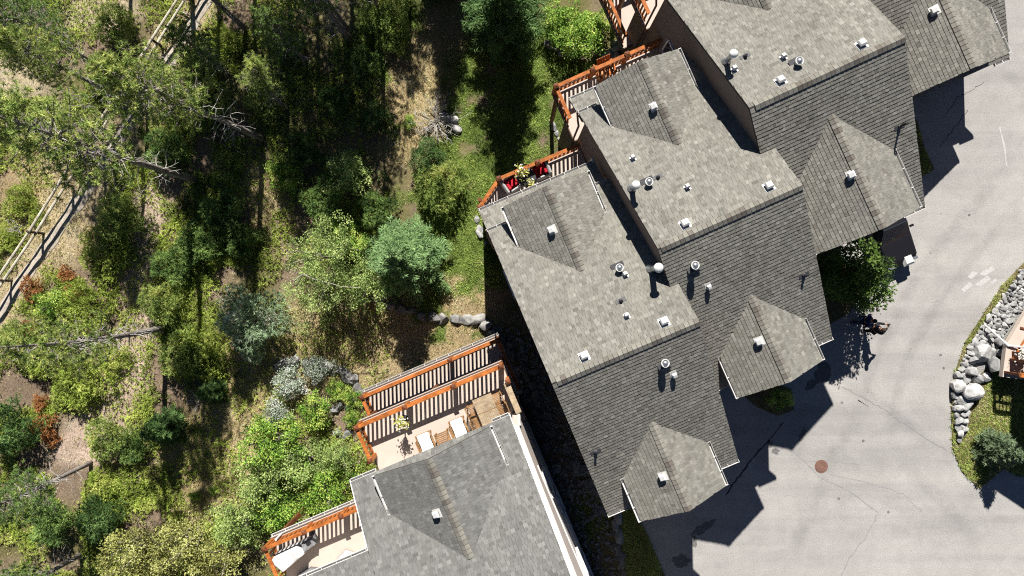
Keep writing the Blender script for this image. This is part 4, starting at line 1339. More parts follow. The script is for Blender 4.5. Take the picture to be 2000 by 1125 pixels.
def needlebush(seed, R=1.2, hh=1.4, mat='juniper', n=420, size=.24, per=9, width=.04):
    n = int(n * 2.1); size *= .62; width *= .85
    global rng
    rng = np.random.default_rng(seed); r = random.Random(seed)
    st = MB(); F_ = Fol()
    k = np.arange(n); rr = R * np.sqrt((k + .5) / n) * rng.uniform(.8, 1.1, n); az = k * 2.39996
    lob = 1 + .22 * np.sin(az * 3 + seed) + .15 * np.sin(az * 5 + 2 * seed)
    rr = rr * lob
    dome = np.sqrt(np.clip(1 - (rr / (R * 1.35)) ** 2, 0, 1))
    z = hh * (.12 + .88 * dome) * rng.uniform(.45, 1.05, n) * (.7 + .5 * vnoise(rr * np.cos(az) * 2.2 + 9, rr * np.sin(az) * 2.2 + 9, seed))
    cen = np.c_[rr * np.cos(az), rr * np.sin(az), z]
    for j in range(8):
        c = Vector(cen[r.randrange(n)]); st.tube([(0, 0, -.2), c * .5, c], [.04, .025, .008], 4, False)
    tone = np.clip(vnoise(cen[:, 0] * 2 + 40, cen[:, 1] * 2 + 40, seed + 5) * .7 + .15 + rng.normal(0, .12, n), 0, 1)
    out = unit(np.c_[np.cos(az), np.sin(az), np.full(n, .8)])
    c = np.repeat(cen, per, 0); d = unit(np.repeat(out, per, 0) * .8 + rng.normal(0, .6, (n * per, 3)))
    F_.tri(blades(c, d, size * rng.uniform(.6, 1.3, n * per), width), np.repeat(tone, per) + rng.normal(0, .12, n * per))
    return [('stems', st.mesh('stems', M['barkdark'])), ('crown', F_.mesh('crown', M[mat]))]

def plant(name, parts, px, py, label, cat, s=1.0, rz=None, sz=None, group=None, pos=None, tilt=(0, 0)):
    p = pos if pos is not None else G(px, py)
    o = thing(name, label, cat, p, random.uniform(0, 6.28) if rz is None else rz, group)
    if tilt != (0, 0): o.rotation_euler = (tilt[0], tilt[1], 0)
    o.scale = (s, s, s if sz is None else sz)
    for pn, me in parts:
        q = link(pn, me, o)
        if pn in ('dead_branches', 'branches'): q['kind'] = 'stuff'
    return o

PINE = [pine(101, 14, .55, 1.6, .9), pine(102, 12, .62, 1.6, .9, lean=1.5), pine(103, 12.5, .42, 1.5, .5), pine(104, 11, .45, 1.8, .8, 'pinedark'), pine(105, 14, .42, 2.3, 1.6, 'pinedark')]
SPR = [spruce(201, 6, 2.1, 'spruceblue'), spruce(202, 9, 2.3, 'spruce', .22), spruce(203, 3.2, 1.0, 'spruce', .13, 8, .1), spruce(204, 4.2, 1.7, 'spruceblue', .16)]
B_GREEN = [bush(301, 1.25, 1.9, 'leafgreen', n=3600), bush(302, 1.0, 1.5, 'leafgreen', n=2600), bush(303, 1.5, 2.3, 'leafgreen', n=4600)]
B_OLIVE = [bush(311, 1.3, 2.0, 'leafolive', .10, 4200), bush(312, 1.7, 2.8, 'leafolive', .09, 6500, stemmat='paleb', wid=.45)]
B_YEL = [bush(321, 1.4, 3.2, 'leafyellow', .10, 4200, stemmat='paleb'), bush(322, 1.1, 2.6, 'leafyellow', .10, 2800, stemmat='paleb', open_=.2)]
B_SIL = [bush(331, 1.0, 1.3, 'leafsilver', .10, 2400), bush(332, .7, 1.0, 'leafsilver', .09, 1300)]
B_ORG = [needlebush(341, .55, .5, 'leaforange', 130, .16, 8, .04), needlebush(342, .4, .4, 'leaforange', 80, .16, 8, .04)]
B_JUN = [needlebush(351, 1.3, .9), needlebush(352, 1.0, .7, n=300), needlebush(353, 1.0, 1.3, 'pinedark', 330, .26, 10)]
B_DARK = [needlebush(361, 1.2, 1.5, 'pine', 420, .25, 10), needlebush(362, 1.1, 1.8, 'spruce', 420, .25, 10)]

# --- tall pines of the forest
G_P = 'tall pines on the slope'
plant('pine_tree', PINE[0], 384, 352, 'tall leaning pine with bare grey lower branches, trunk base beside the dark shade', 'tree', 1.08, .3, group=G_P)
plant('pine_tree', PINE[1], 514, 272, 'tall pine whose long dark trunk crosses the upper left quarter', 'tree', 1.0, math.pi, group=G_P)
plant('pine_tree', PINE[2], 324, 640, 'pine with long bare trunk reaching the left edge above the orange bushes', 'tree', .95, 4.0, group=G_P)
plant('pine_tree', PINE[3], 685, 80, 'pine trunk near the top centre, first of the close pair', 'tree', .92, 2.0, group=G_P)
plant('pine_tree', PINE[0], 676, 52, 'pine trunk near the top centre, thinner one of the close pair', 'tree', .75, 5.0, group=G_P)
plant('pine_tree', PINE[3], 746, 32, 'pine at the top edge left of the sunny dry grass strip', 'tree', .82, 1.0, group=G_P)
plant('pine_tree', PINE[1], 731, 12, 'slender pine at the top edge, just behind its neighbour by the grass strip', 'tree', .72, 3.0, group=G_P)
plant('pine_tree', PINE[0], 482, 58, 'pine with dark slanting trunk at the top edge beside the pale path', 'tree', .85, 4.4, group=G_P)
plant('pine_tree', PINE[4], 196, 132, 'dense dark green pine in the upper left corner', 'tree', .72, .8, group=G_P)
plant('pine_tree', PINE[1], 290, 215, 'bushy pine between path and long-trunked pine in the upper left', 'tree', .8, 2.6, group=G_P)
plant('pine_tree', PINE[3], 178, 903, 'dark green pine at the left edge with thick short trunk', 'tree', .72, 3.6, group=G_P)
plant('pine_tree', PINE[3], 160, 1082, 'shaded pine with dark slanting trunk in the bottom left corner', 'tree', .75, .3, group=G_P)
plant('pine_tree', PINE[2], 222, 262, 'yellow-green pine crown over the fence in the upper left', 'tree', .5, .3, group=G_P)
# trees beyond the top of the picture whose shadows fall into it
for k, (qx, qy, s, j) in enumerate([(425, -40, .92, 4), (560, -130, .9, 4), (620, -190, .95, 4), (500, -200, .9, 4), (680, -230, .9, 4), (372, -60, .9, 4), (800, -190, .8, 3), (250, -200, .9, 0),
                                    (600, 120, .62, 3), (450, 150, .6, 3), (560, 215, .55, 1)]):
    if qy < 0:
        plant('pine_tree', PINE[j], qx, qy, 'pine beyond the top edge that only shades the slope', 'tree', s, k * 1.3, group='pines beyond the top edge')
    else:
        plant('pine_tree', PINE[j], qx, qy, ['small dark pine in the deep shade under the top edge', 'small dark pine in shade beside the slanting trunk', 'slim pine in shade left of the long trunk shadows'][k - 8], 'tree', s, k * 1.3, group='small pines in the shade')
# --- spruces
plant('spruce_tree', SPR[1], 985, 62, 'large dark green spruce at the top edge above the lawn', 'tree', .95, .4, group='spruces')
plant('spruce_tree', SPR[1], 868, -70, 'spruce beyond the top edge shading the dry grass', 'tree', .9, 2.4, group='spruces')
plant('spruce_tree', SPR[0], 800, 506, 'round blue-green spruce in the middle beside the stone wall', 'tree', 1.0, 1.0, group='spruces')
plant('conifer_bush', needlebush(371, 1.7, 2.6, 'greygreen', 620, .34, 10, .045), 512, 622, 'broad grey-green conifer bush below the pale willow shrubs', 'bush', 1.0, 2.0)
plant('spruce_tree', spruce(206, 3.0, 1.0, 'greygreen2', .13, 8, .1), 1925, 868, 'small spruce on the grass verge at the right edge', 'tree', .9, 1.0, group='spruces')
plant('spruce_tree', SPR[2], 338, 826, 'small green spruce in the bottom left quarter beside the needle-covered trail', 'tree', .95, 2.0, group='spruces')
plant('spruce_tree', SPR[2], 425, 760, 'thin young spruce in half shade right of the trail', 'tree', .7, 2.0, group='spruces')
# --- shrubs around the houses and the stone walls
S_ = 'shrubs between forest and houses'
plant('willow_shrub', B_OLIVE[1], 668, 500, 'pale olive willow shrub with light stems, upper one left of the blue spruce', 'shrub', 1.05, sz=1.7, group=S_)
plant('willow_shrub', B_OLIVE[1], 642, 568, 'pale olive willow shrub, lower one with bare pale branch on top', 'shrub', .98, sz=1.5, group=S_)
plant('willow_shrub', B_OLIVE[0], 718, 562, 'olive shrub touching the blue spruce at its lower left', 'shrub', 1.0, sz=1.5, group=S_)
plant('leafy_shrub', B_GREEN[1], 690, 470, 'green shrub against the stones just left of the blue spruce', 'shrub', .9, group=S_)
plant('leafy_shrub', B_GREEN[1], 560, 345, 'bright green shrub in the shade gap left of the long trunk shadow', 'shrub', .85, group=S_)
plant('willow_shrub', B_OLIVE[0], 690, 345, 'green willow shrub between the two pine trunk shadows', 'shrub', .95, group=S_)
plant('needle_shrub', B_DARK[1], 742, 240, 'dark green needle shrub right of the twin trunk shadows', 'shrub', .75, group=S_)
plant('needle_shrub', B_DARK[0], 866, 368, 'loose dark green conifer shrub on the lawn above the blue spruce', 'shrub', 1.1, group=S_)
plant('needle_shrub', B_DARK[1], 838, 312, 'low grey-green shrub on the lawn below the dead twigs', 'shrub', .8, group=S_)
plant('leafy_shrub', B_GREEN[1], 800, 240, 'small bright green plant left of the dead twigs', 'shrub', .35, group=S_)
plant('leafy_shrub', B_GREEN[2], 545, 850, 'large bright green shrub left of the bottom house, topmost of its thicket', 'shrub', 1.05, group=S_)
plant('leafy_shrub', B_OLIVE[0], 600, 895, 'dull green shrub in the thicket beside the big deck', 'shrub', 1.05, group=S_)
plant('leafy_shrub', B_GREEN[2], 640, 945, 'bright green shrub between the two decks of the bottom house', 'shrub', .95, group=S_)
plant('leafy_shrub', B_OLIVE[0], 530, 930, 'yellowish green shrub at the left edge of the thicket', 'shrub', 1.05, group=S_)
plant('leafy_shrub', B_GREEN[0], 560, 985, 'bright green shrub above the lower left deck', 'shrub', .95, group=S_)
plant('leafy_shrub', B_GREEN[0], 655, 1000, 'leafy shrub under the rail of the lower left deck', 'shrub', .75, group=S_)
plant('leafy_shrub', B_OLIVE[0], 665, 885, 'loose shrub growing against the left rail of the big deck', 'shrub', .7, group=S_)
plant('leafy_shrub', B_GREEN[1], 625, 800, 'dark glossy green shrub below the silver shrubs', 'shrub', .85, group=S_)
plant('leafy_shrub', B_GREEN[1], 690, 775, 'small green shrub between the stones and the corner of the lower deck rail', 'shrub', .55, group=S_)
plant('leafy_shrub', B_GREEN[1], 690, 812, 'small bright green shrub beside the left post of the big deck', 'shrub', .45, group=S_)
plant('leafy_shrub', B_GREEN[1], 660, 760, 'low dark green shrub hugging the stone wall', 'shrub', .5, group=S_)
plant('silver_shrub', B_SIL[0], 572, 745, 'silvery shrub on the left of the curved stone wall', 'shrub', .85, group=S_)
plant('silver_shrub', B_SIL[0], 622, 718, 'silvery blue shrub hanging over the top of the stone wall', 'shrub', .7, group=S_)
plant('silver_shrub', B_SIL[1], 548, 800, 'pale silvery shrub at the upper edge of the bright thicket', 'shrub', 1.0, group=S_)
plant('aspen_sapling', B_YEL[0], 300, 1050, 'yellow-green aspen at the bottom edge, leftmost of its clump', 'tree', 1.1, group='young aspens')
plant('aspen_sapling', B_YEL[0], 390, 1035, 'yellow-green aspen at the bottom edge, middle of its clump', 'tree', 1.1, group='young aspens')
plant('aspen_sapling', B_YEL[1], 455, 1075, 'olive-yellow aspen at the bottom edge beside the lower left deck', 'tree', 1.15, group='young aspens')
plant('aspen_sapling', B_OLIVE[0], 480, 1010, 'green aspen sapling between thicket and yellow aspens', 'tree', 1.0, group='young aspens')
plant('aspen_sapling', B_YEL[1], 340, 1110, 'yellow aspen cut by the bottom edge', 'tree', 1.1, group='young aspens')
plant('leafy_shrub', B_GREEN[1], 383, 965, 'tiny green bush alone on the dry grass', 'shrub', .3, group=S_)
plant('leafy_shrub', B_GREEN[1], 420, 955, 'second tiny green bush on the dry grass, nearer the thicket', 'shrub', .25, group=S_)
plant('leafy_shrub', B_GREEN[2], 1125, 88, 'bright green hedge-like shrub left of the upper deck stones', 'shrub', .95, group=S_)
plant('leafy_shrub', B_GREEN[0], 1095, 60, 'shaded green shrub behind the hedge-like shrub near the top', 'shrub', .9, group=S_)
plant('leafy_shrub', B_GREEN[1], 1165, 55, 'sunlit green shrub at the corner of the top deck', 'shrub', .7, group=S_)
# front of the houses
plant('maple_tree', bush(401, 1.6, 3.5, 'leafmaple', .13, 9000, 9, .40, stemmat='barkdark'), 1625, 545, 'dense green broadleaf tree in front of the second porch', 'tree', 1.0, group='front garden plants', pos=P(1628, 540, .04))
plant('leafy_shrub', B_GREEN[1], 1518, 775, 'dark shrub in the shade below the second porch', 'shrub', .55, pos=P(1518, 775, .04), group='front garden plants')
plant('needle_shrub', B_DARK[1], 1730, 452, 'bluish needle shrub in the shade under the widest gable', 'shrub', .5, pos=P(1725, 458, 0.04), group='front garden plants')
# forest understorey
U_ = 'forest understorey bushes'
for k, (j, qx, qy, s, lab) in enumerate([
    ('D0', 420, 205, 1.1, 'yellow-green needle bush below the top fence, right of the path'), ('J0', 405, 130, 1.0, 'low juniper right of the path near the top'),
    ('J1', 440, 90, .9, 'small juniper under the dark slanting trunk'), ('J2', 450, 420, 1.1, 'dark bush in the shade right of the leaning pine base'),
    ('J2', 400, 480, 1.1, 'dark green bush in the big shadow left of centre'), ('J2', 350, 520, 1.0, 'dark bush at the left of the big shadow'),
    ('D0', 250, 430, 1.0, 'olive needle bush between path and needle trail'), ('J0', 220, 500, 1.1, 'spreading juniper right of the path, upper one'),
    ('J0', 180, 600, 1.1, 'spreading juniper beside the bright green bush'), ('D0', 330, 590, .9, 'needle bush at the end of the fallen-looking trunk'),
    ('J0', 170, 740, 1.2, 'wide juniper mat right of the orange bushes'), ('J0', 110, 690, 1.1, 'juniper mat under the long bare trunk'),
    ('J1', 230, 700, .9, 'juniper at the left edge of the needle trail'), ('D0', 370, 690, 1.0, 'shaded needle bush right of the needle trail'),
    ('J0', 400, 700, 1.0, 'half-shaded juniper left of the grey-green spruce'), ('D1', 50, 830, 1.2, 'blue-green bush at the left edge below the orange bushes'),
    ('D0', 225, 850, .9, 'olive bush right of the needle trail bend'), ('J1', 205, 940, .9, 'juniper in the shade of the thick short trunk'),
    ('D1', 215, 1000, 1.0, 'dark green bush in shade below the short trunk'), ('J2', 120, 1010, 1.1, 'very dark bush in the bottom left shade'),
    ('J2', 270, 870, .8, 'dark brownish bush left of the small spruce'), ('J2', 660, 200, .8, 'shaded bush beside the long trunk shadow'),
    ('J2', 600, 300, .9, 'dark bush in the deep shade left of the trunk shadow'), ('D0', 530, 200, .9, 'dim yellow-green bush in the deep shade near the top'),
    ('J2', 720, 130, .8, 'dark bush between the twin trunk shadows'), ('J2', 560, 100, .9, 'very dark bush in shade below the pair of trunks'),
    ('D0', 765, 40, 1.0, 'sunlit yellow-green bush at the top beside the dry grass'), ('D0', 775, 85, .7, 'small sunlit bush just below the top one by the dry grass'),
    ('J0', 50, 395, .7, 'juniper left of the fence in dry grass'), ('J1', 15, 470, .7, 'juniper mat left of the fence rails'),
    ('J1', 75, 425, .45, 'low juniper close to the fence post'), ('J2', 640, 395, 1.1, 'dark bush in shade above the willow shrubs'),
    ('J2', 740, 410, .9, 'dark bush in shade above the blue spruce'), ('J2', 480, 470, .9, 'shaded bush left of the willow shrubs'),
    ('D0', 225, 150, .9, 'olive bush left of the path near the top'), ('D0', 240, 60, .9, 'olive bush left of the fence near the top'),
    ('J2', 340, 300, 1.1, 'dark bush below the long slanting trunk'), ('D0', 60, 660, .9, 'yellow-green bush under the pine at the left edge')]):
    proto = {'D': B_DARK, 'J': B_JUN}[j[0]][int(j[1])]
    plant('needle_bush', proto, qx, qy, lab, 'bush', s, group=U_)
plant('leafy_shrub', B_GREEN[1], 116, 592, 'bright green bush among orange bushes at the left', 'shrub', .8, group=U_)
for k, (qx, qy, s, lab) in enumerate([(70, 562, 1, 'rust-orange bush left of the bright green bush'), (135, 535, 1, 'rust-orange bush above the bright green bush'), (150, 575, .8, 'small rust-orange bush right of the bright green bush'),
                                 (85, 785, 1.0, 'rust-orange bush, top of the lower orange patch'), (95, 830, 1.1, 'rust-orange bush in the middle of the lower orange patch'), (105, 858, .9, 'rust-orange bush at the bottom of the lower orange patch'),
                                 (65, 640, .7, 'dull orange bush under the bare pine trunk'), (60, 400, .5, 'small reddish bush left of the fence'), (425, 75, .6, 'reddish bush near the top right of the path')]):
    plant('orange_bush', B_ORG[k % 2], qx, qy, lab, 'bush', s * 1.1, group='rust-orange bushes')
# bare dead shrub on the lawn
def dead_shrub(seed, R, hh, n=26):
    r = random.Random(seed); m_ = MB()
    for k in range(n):
        az = r.uniform(0, 6.28); d = Vector((math.cos(az), math.sin(az), r.uniform(.35, 1.3))).normalized(); p = Vector((r.gauss(0, .06), r.gauss(0, .06), -.1)); pts = [p]
        L_ = R * r.uniform(.6, 1.15)
        for j in range(5):
            d = (d + Vector((r.gauss(0, .2), r.gauss(0, .2), r.gauss(-.03, .14)))).normalized(); pts.append(pts[-1] + d * L_ / 5)
            if j > 0:
                for _ in range(2):
                    e = (d + Vector((r.gauss(0, .7), r.gauss(0, .7), r.gauss(0, .4)))).normalized(); q = pts[-1] + e * L_ * r.uniform(.15, .32)
                    m_.tube([pts[-1], q], [.011, .005], 3, False)
        m_.tube(pts, [.03, .024, .018, .014, .01, .005], 4, False)
    return [('branches', m_.mesh('branches', M['deadwood']))]
plant('dead_shrub', dead_shrub(1, 1.5, 1, 40), 852, 240, 'bare silver-grey dead shrub over the boulders on the lawn', 'shrub', 1.0)
plant('dead_shrub', dead_shrub(2, .7, .6, 16), 385, 782, 'small bare dead shrub in the half shade at the lower left', 'shrub', 1.0)
plant('dead_shrub', dead_shrub(3, .6, .5, 18), 32, 447, 'bleached dead brush left of the fence', 'shrub', 1.0)
plant('dead_shrub', dead_shrub(4, .6, .5, 18), 165, 205, 'bleached dead brush in the upper left, between pine crowns', 'shrub', 1.0)
# bare pale branch over the willow
br = MB(); zt = G(620, 570).z + 4.2
pp = [P(575, 548, zt), P(592, 535, zt + .1), P(612, 545, zt + .1), P(640, 552, zt), P(668, 560, zt - .1), P(705, 562, zt - .1)]
br.tube(pp, [.035, .03, .028, .022, .016, .008], 5); br.tube([pp[1], P(580, 560, zt - .3), P(585, 580, zt - 1.2)], [.02, .02, .02], 5)
br.tube([pp[3], P(630, 575, zt - .1), P(622, 600, zt - .3)], [.018, .013, .005], 4)
o = br.build('bare_branch', M['paleb']); o['label'] = 'bare pale branch arching over the lower willow shrub'; o['category'] = 'branch'
# thick broken log by the trail
g = G(178, 905)
lg = MB(); lg.tube([G(250, 640) + Vector((0, 0, .1)), G(205, 648) + Vector((0, 0, .1))], [.05, .03], 6)
for k, (a, b, r0, lab) in enumerate([((215, 745), (238, 715), .05, 'short fallen branch on the needle trail'), ((230, 860), (180, 880), .06, 'fallen branch across the trail bend'), ((345, 20), (390, 45), .05, 'fallen branch beside the path near the top')]):
    m_ = MB(); A_, B_ = G(*a), G(*b); m_.tube([A_ + Vector((0, 0, .06)), (A_ + B_) / 2 + Vector((.05, .05, .1)), B_ + Vector((0, 0, .05))], [r0, r0 * .8, r0 * .5], 6)
    o = m_.build('fallen_branch', M['deadwood']); o['label'] = lab; o['category'] = 'branch'

# ---------------------------------------------------------------- stones
def rock_mesh(seed, n=18, big=False):
    r = random.Random(seed); bm = bmesh.new()
    if big:
        bmesh.ops.create_icosphere(bm, subdivisions=3, radius=.5)
        planes = [(Vector((r.gauss(0, 1), r.gauss(0, 1), r.gauss(0, 1))).normalized(), r.uniform(.20, .36)) for _ in range(9)]
        for v in bm.verts:
            for nn, dd in planes:
                k = v.co.dot(nn) - dd
                if k > 0: v.co -= nn * k * .92
            v.co += v.co.normalized() * r.uniform(-.012, .012)
    else:
        for _ in range(n):
            d = Vector((r.gauss(0, 1), r.gauss(0, 1), r.gauss(0, .8))).normalized() * r.uniform(.42, .52); bm.verts.new(d)
        bmesh.ops.convex_hull(bm, input=bm.verts)
        for v in [v for v in bm.verts if not v.link_faces]: bm.verts.remove(v)
    me = bpy.data.meshes.new('stone'); bm.to_mesh(me); bm.free()
    a = me.attributes.new('tint', 'FLOAT', 'POINT'); t = r.uniform(.1, 1); a.data.foreach_set('value', np.clip(np.random.default_rng(seed).normal(t, .08, len(me.vertices)), 0, 1).astype(np.float32))
    return me
ROCKS = {}
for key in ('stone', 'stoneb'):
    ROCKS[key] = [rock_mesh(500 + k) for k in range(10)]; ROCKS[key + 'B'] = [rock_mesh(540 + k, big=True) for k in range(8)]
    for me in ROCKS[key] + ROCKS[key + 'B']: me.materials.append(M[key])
def stone(parent, p, sx, sy, sz, big, key='stone', rz=None, name='stone'):
    o = link(name, random.choice(ROCKS[key + ('B' if big else '')]), parent)
    o.location = p; o.scale = (sx, sy, sz); o.rotation_euler = (random.uniform(-.3, .3), random.uniform(-.3, .3), random.uniform(0, 6.28) if rz is None else rz)
    return o
def at0(px, py, z): p = P(px, py, z); return p
# rock bank beside the road on the right
bank = thing('rock_bank', 'bank of pale grey boulders and cobbles between road and right-hand house', 'rocks', P(1900, 690, 0))
bl = bank.location
BOULD = [(1899, 763, 52, 48), (1871, 752, 34, 40), (1921, 691, 44, 46), (1942, 712, 50, 44), (1937, 690, 36, 28), (1899, 726, 40, 30), (1912, 738, 32, 28), (1928, 737, 22, 22), (1880, 780, 30, 28), (1890, 792, 34, 30),
         (1887, 808, 28, 20), (1874, 824, 22, 24), (1885, 822, 16, 18), (1886, 840, 17, 16), (1876, 847, 20, 18), (1874, 795, 20, 22), (1862, 772, 16, 20), (1868, 810, 14, 18), (1906, 702, 34, 26), (1918, 672, 30, 20), (1958, 690, 34, 30), (1950, 668, 30, 24), (1885, 744, 26, 20), (1866, 786, 12, 14), (1935, 664, 24, 18), (1872, 733, 22, 26)]
for k, (qx, qy, w_, d_) in enumerate(BOULD):
    s1 = w_ / 39.2 * .88; s2 = d_ / 39.2 * .88; z = .1 + .22 * min(s1, s2)
    stone(bank, P(qx, qy, z) - bl, s1, s2, min(s1, s2) * .85, True, rz=random.uniform(-.4, .4))
cb = []
rr_ = random.Random(3); tries = 0
EDGE = [(1985, 540), (1960, 570), (1930, 612), (1893, 668), (1872, 712), (1862, 750), (1860, 800), (1866, 850)]
while len(cb) < 272 and tries < 60000:
    tries += 1
    qx, qy = rr_.uniform(1856, 2010), rr_.uniform(528, 860)
    e = np.interp(qy, [p[1] for p in EDGE], [p[0] for p in EDGE])
    rightlim = 2012 if qy < 610 else (np.interp(qy, [610, 700], [1985, 1935]) if qy < 700 else np.interp(qy, [700, 850], [1900, 1878]))
    if qx < e + 6 or qx > rightlim: continue
    sz = rr_.choice([6, 7, 8, 9, 11, 13])
    if any((qx - a) ** 2 + (qy - b) ** 2 < ((sz + c) * .40) ** 2 for a, b, c in cb): continue
    if any(abs(qx - a) < w_ * .36 and abs(qy - b) < d_ * .36 for a, b, w_, d_ in BOULD): continue
    cb.append((qx, qy, sz))
    s = sz / 39.2 * 1.3
    stone(bank, P(qx, qy, .07 + s * .2) - bl, s * rr_.uniform(.9, 1.3), s, s * .8, False)
MB().poly([tuple((P(*q) - bl)[:2]) for q in [(1988, 536), (2060, 480), (2060, 640), (1985, 640), (1940, 700), (1905, 740), (1884, 850), (1866, 852), (1862, 760), (1893, 670), (1932, 614)]], .02, .075).build('gravel_bed', M['stoneb_plain'] if 'stoneb_plain' in M else plain('gravel_bed', (.27, .265, .25), .95, .5, 14, .05), bank)

def wall_line(label, pts, n, smin, smax, key='stoneb', jit=6):
    """dry stone row: big blocks following a polyline on the ground"""
    p0 = G(*pts[0]); w = thing('stone_wall', label, 'stone wall', p0)
    seg = [math.dist(a, b) for a, b in zip(pts[:-1], pts[1:])]; tot = sum(seg)
    for k in range(n):
        t = (k + .5) / n * tot; i = 0
        while i < len(seg) - 1 and t > seg[i]: t -= seg[i]; i += 1
        f = t / seg[i]; qx = pts[i][0] + (pts[i + 1][0] - pts[i][0]) * f + random.uniform(-jit, jit); qy = pts[i][1] + (pts[i + 1][1] - pts[i][1]) * f + random.uniform(-jit, jit)
        g = G(qx, qy); s = random.uniform(smin, smax); ang = -math.atan2(pts[i + 1][1] - pts[i][1], pts[i + 1][0] - pts[i][0])
        stone(w, g - p0 + Vector((0, 0, s * .06)), s * random.uniform(1.0, 1.35), s * .9, s * .8, True, key, ang + random.uniform(-.25, .25))
    return w
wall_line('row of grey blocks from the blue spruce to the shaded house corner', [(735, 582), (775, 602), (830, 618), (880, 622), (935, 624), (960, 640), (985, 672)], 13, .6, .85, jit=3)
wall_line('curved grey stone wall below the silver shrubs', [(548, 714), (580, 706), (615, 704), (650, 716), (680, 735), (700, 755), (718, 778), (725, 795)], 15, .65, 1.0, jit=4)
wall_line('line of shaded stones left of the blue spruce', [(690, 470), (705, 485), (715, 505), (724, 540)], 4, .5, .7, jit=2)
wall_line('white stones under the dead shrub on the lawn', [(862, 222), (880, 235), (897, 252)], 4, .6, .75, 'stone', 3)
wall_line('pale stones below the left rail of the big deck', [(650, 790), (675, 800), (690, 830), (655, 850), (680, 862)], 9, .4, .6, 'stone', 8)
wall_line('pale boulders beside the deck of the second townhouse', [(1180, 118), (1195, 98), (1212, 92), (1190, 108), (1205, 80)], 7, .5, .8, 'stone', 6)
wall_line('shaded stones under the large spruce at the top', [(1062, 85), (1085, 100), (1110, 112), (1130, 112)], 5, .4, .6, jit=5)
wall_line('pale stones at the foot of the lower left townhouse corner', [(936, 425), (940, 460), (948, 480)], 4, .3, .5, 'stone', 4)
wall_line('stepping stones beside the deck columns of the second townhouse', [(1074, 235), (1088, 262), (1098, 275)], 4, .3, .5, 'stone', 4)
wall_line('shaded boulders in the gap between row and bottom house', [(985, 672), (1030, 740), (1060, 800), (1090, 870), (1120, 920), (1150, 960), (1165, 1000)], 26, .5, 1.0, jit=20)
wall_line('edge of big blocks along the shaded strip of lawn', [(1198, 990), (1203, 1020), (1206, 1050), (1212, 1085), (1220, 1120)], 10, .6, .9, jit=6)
# small rubble of the gap, too many to count
n = 2600
qx = rng.uniform(950, 1230, n); qy = rng.uniform(640, 1125, n)
ln = np.interp(qy, [640, 1125], [985, 1175]); ok = (np.abs(qx - ln) < 60)
pts_ = [G(a, b) for a, b in zip(qx[ok], qy[ok])]
rub = MB()
for p in pts_:
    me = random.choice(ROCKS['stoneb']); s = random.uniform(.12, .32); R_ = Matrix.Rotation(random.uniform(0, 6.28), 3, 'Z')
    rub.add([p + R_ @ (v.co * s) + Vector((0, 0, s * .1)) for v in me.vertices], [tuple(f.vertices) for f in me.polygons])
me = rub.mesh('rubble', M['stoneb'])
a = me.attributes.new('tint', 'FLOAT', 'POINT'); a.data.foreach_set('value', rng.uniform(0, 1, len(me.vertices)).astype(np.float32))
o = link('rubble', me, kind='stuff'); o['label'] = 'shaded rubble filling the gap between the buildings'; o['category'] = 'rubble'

# ---------------------------------------------------------------- fence along the path
fence = thing('rail_fence', 'weathered two-rail wooden fence along the pale path on the left', 'fence', G(85, 456))
fl_ = fence.location
FP = [(-37, 639), (23, 548), (85, 456), (143, 364), (201, 274), (262, 180), (318, 92), (375, 2), (430, -85)]
FG = [G(*q) for q in FP]
for g in FG:
    MB().tube([g - fl_ + Vector((0, 0, -.3)), g - fl_ + Vector((0, 0, 1.2))], [.075, .065], 8).build('post', M['barkdark'], fence)
for a, b in zip(FG[:-1], FG[1:]):
    d = (b - a).normalized()
    for z in (1.12, .58):
        r0 = random.uniform(.07, .08)
        MB().tube([a - fl_ - d * .12 + Vector((0, 0, z + random.uniform(-.02, .02))), b - fl_ + d * .12 + Vector((0, 0, z + random.uniform(-.02, .02)))], [r0, r0 * .85], 8).build('rail', M['railgrey'], fence)

# ---------------------------------------------------------------- ground cover (uncountable)
def scatter(n, box):
    qx = rng.uniform(box[0], box[2], n); qy = rng.uniform(box[1], box[3], n)
    z = np.full(n, -2.2)
    for _ in range(4):
        s = (H - z) / F; x = (qx - 1000) * s; y = -(qy - 562.5) * s; z = gz(x, y)
    return qx, qy, x, y, z
rng = np.random.default_rng(77)
# juniper and bearberry mats
qx, qy, x, y, z = scatter(150000, (-30, -30, 760, 1150))
path, sh, trail, sandy, lawn, dry, nn, n2 = zones(x, y, z)
dens = sstep(.35, .55, fbm(x * .55, y * .55, 61)) * (1 - np.clip(path * 1.2 + sh * .7 + trail * .8 + sandy * .7 + lawn * .9 + dry * .7, 0, 1))
dens *= np.where(qx > 480, .55, 1.0)
ok = rng.random(len(x)) < dens
x, y, z = x[ok], y[ok], z[ok]
hgt_ = .06 + .32 * fbm(x * 1.6, y * 1.6, 71) * rng.random(len(x))
cen = np.c_[x, y, z + hgt_]
F_ = Fol(); per = 7
c = np.repeat(cen, per, 0); d = rdir(len(c), .55)
tone = np.repeat(np.clip(fbm(x * 1.3, y * 1.3, 81) * 1.1 - .1, 0, 1), per) + rng.normal(0, .14, len(c))
F_.tri(blades(c, d, .13 * rng.uniform(.5, 1.4, len(c)), .034), tone)
o = link('ground_cover', F_.mesh('ground_cover', M['juniper']), kind='stuff'); o['label'] = 'yellow-green juniper ground cover on the forest slope'; o['category'] = 'ground cover'
print('cover', len(c))
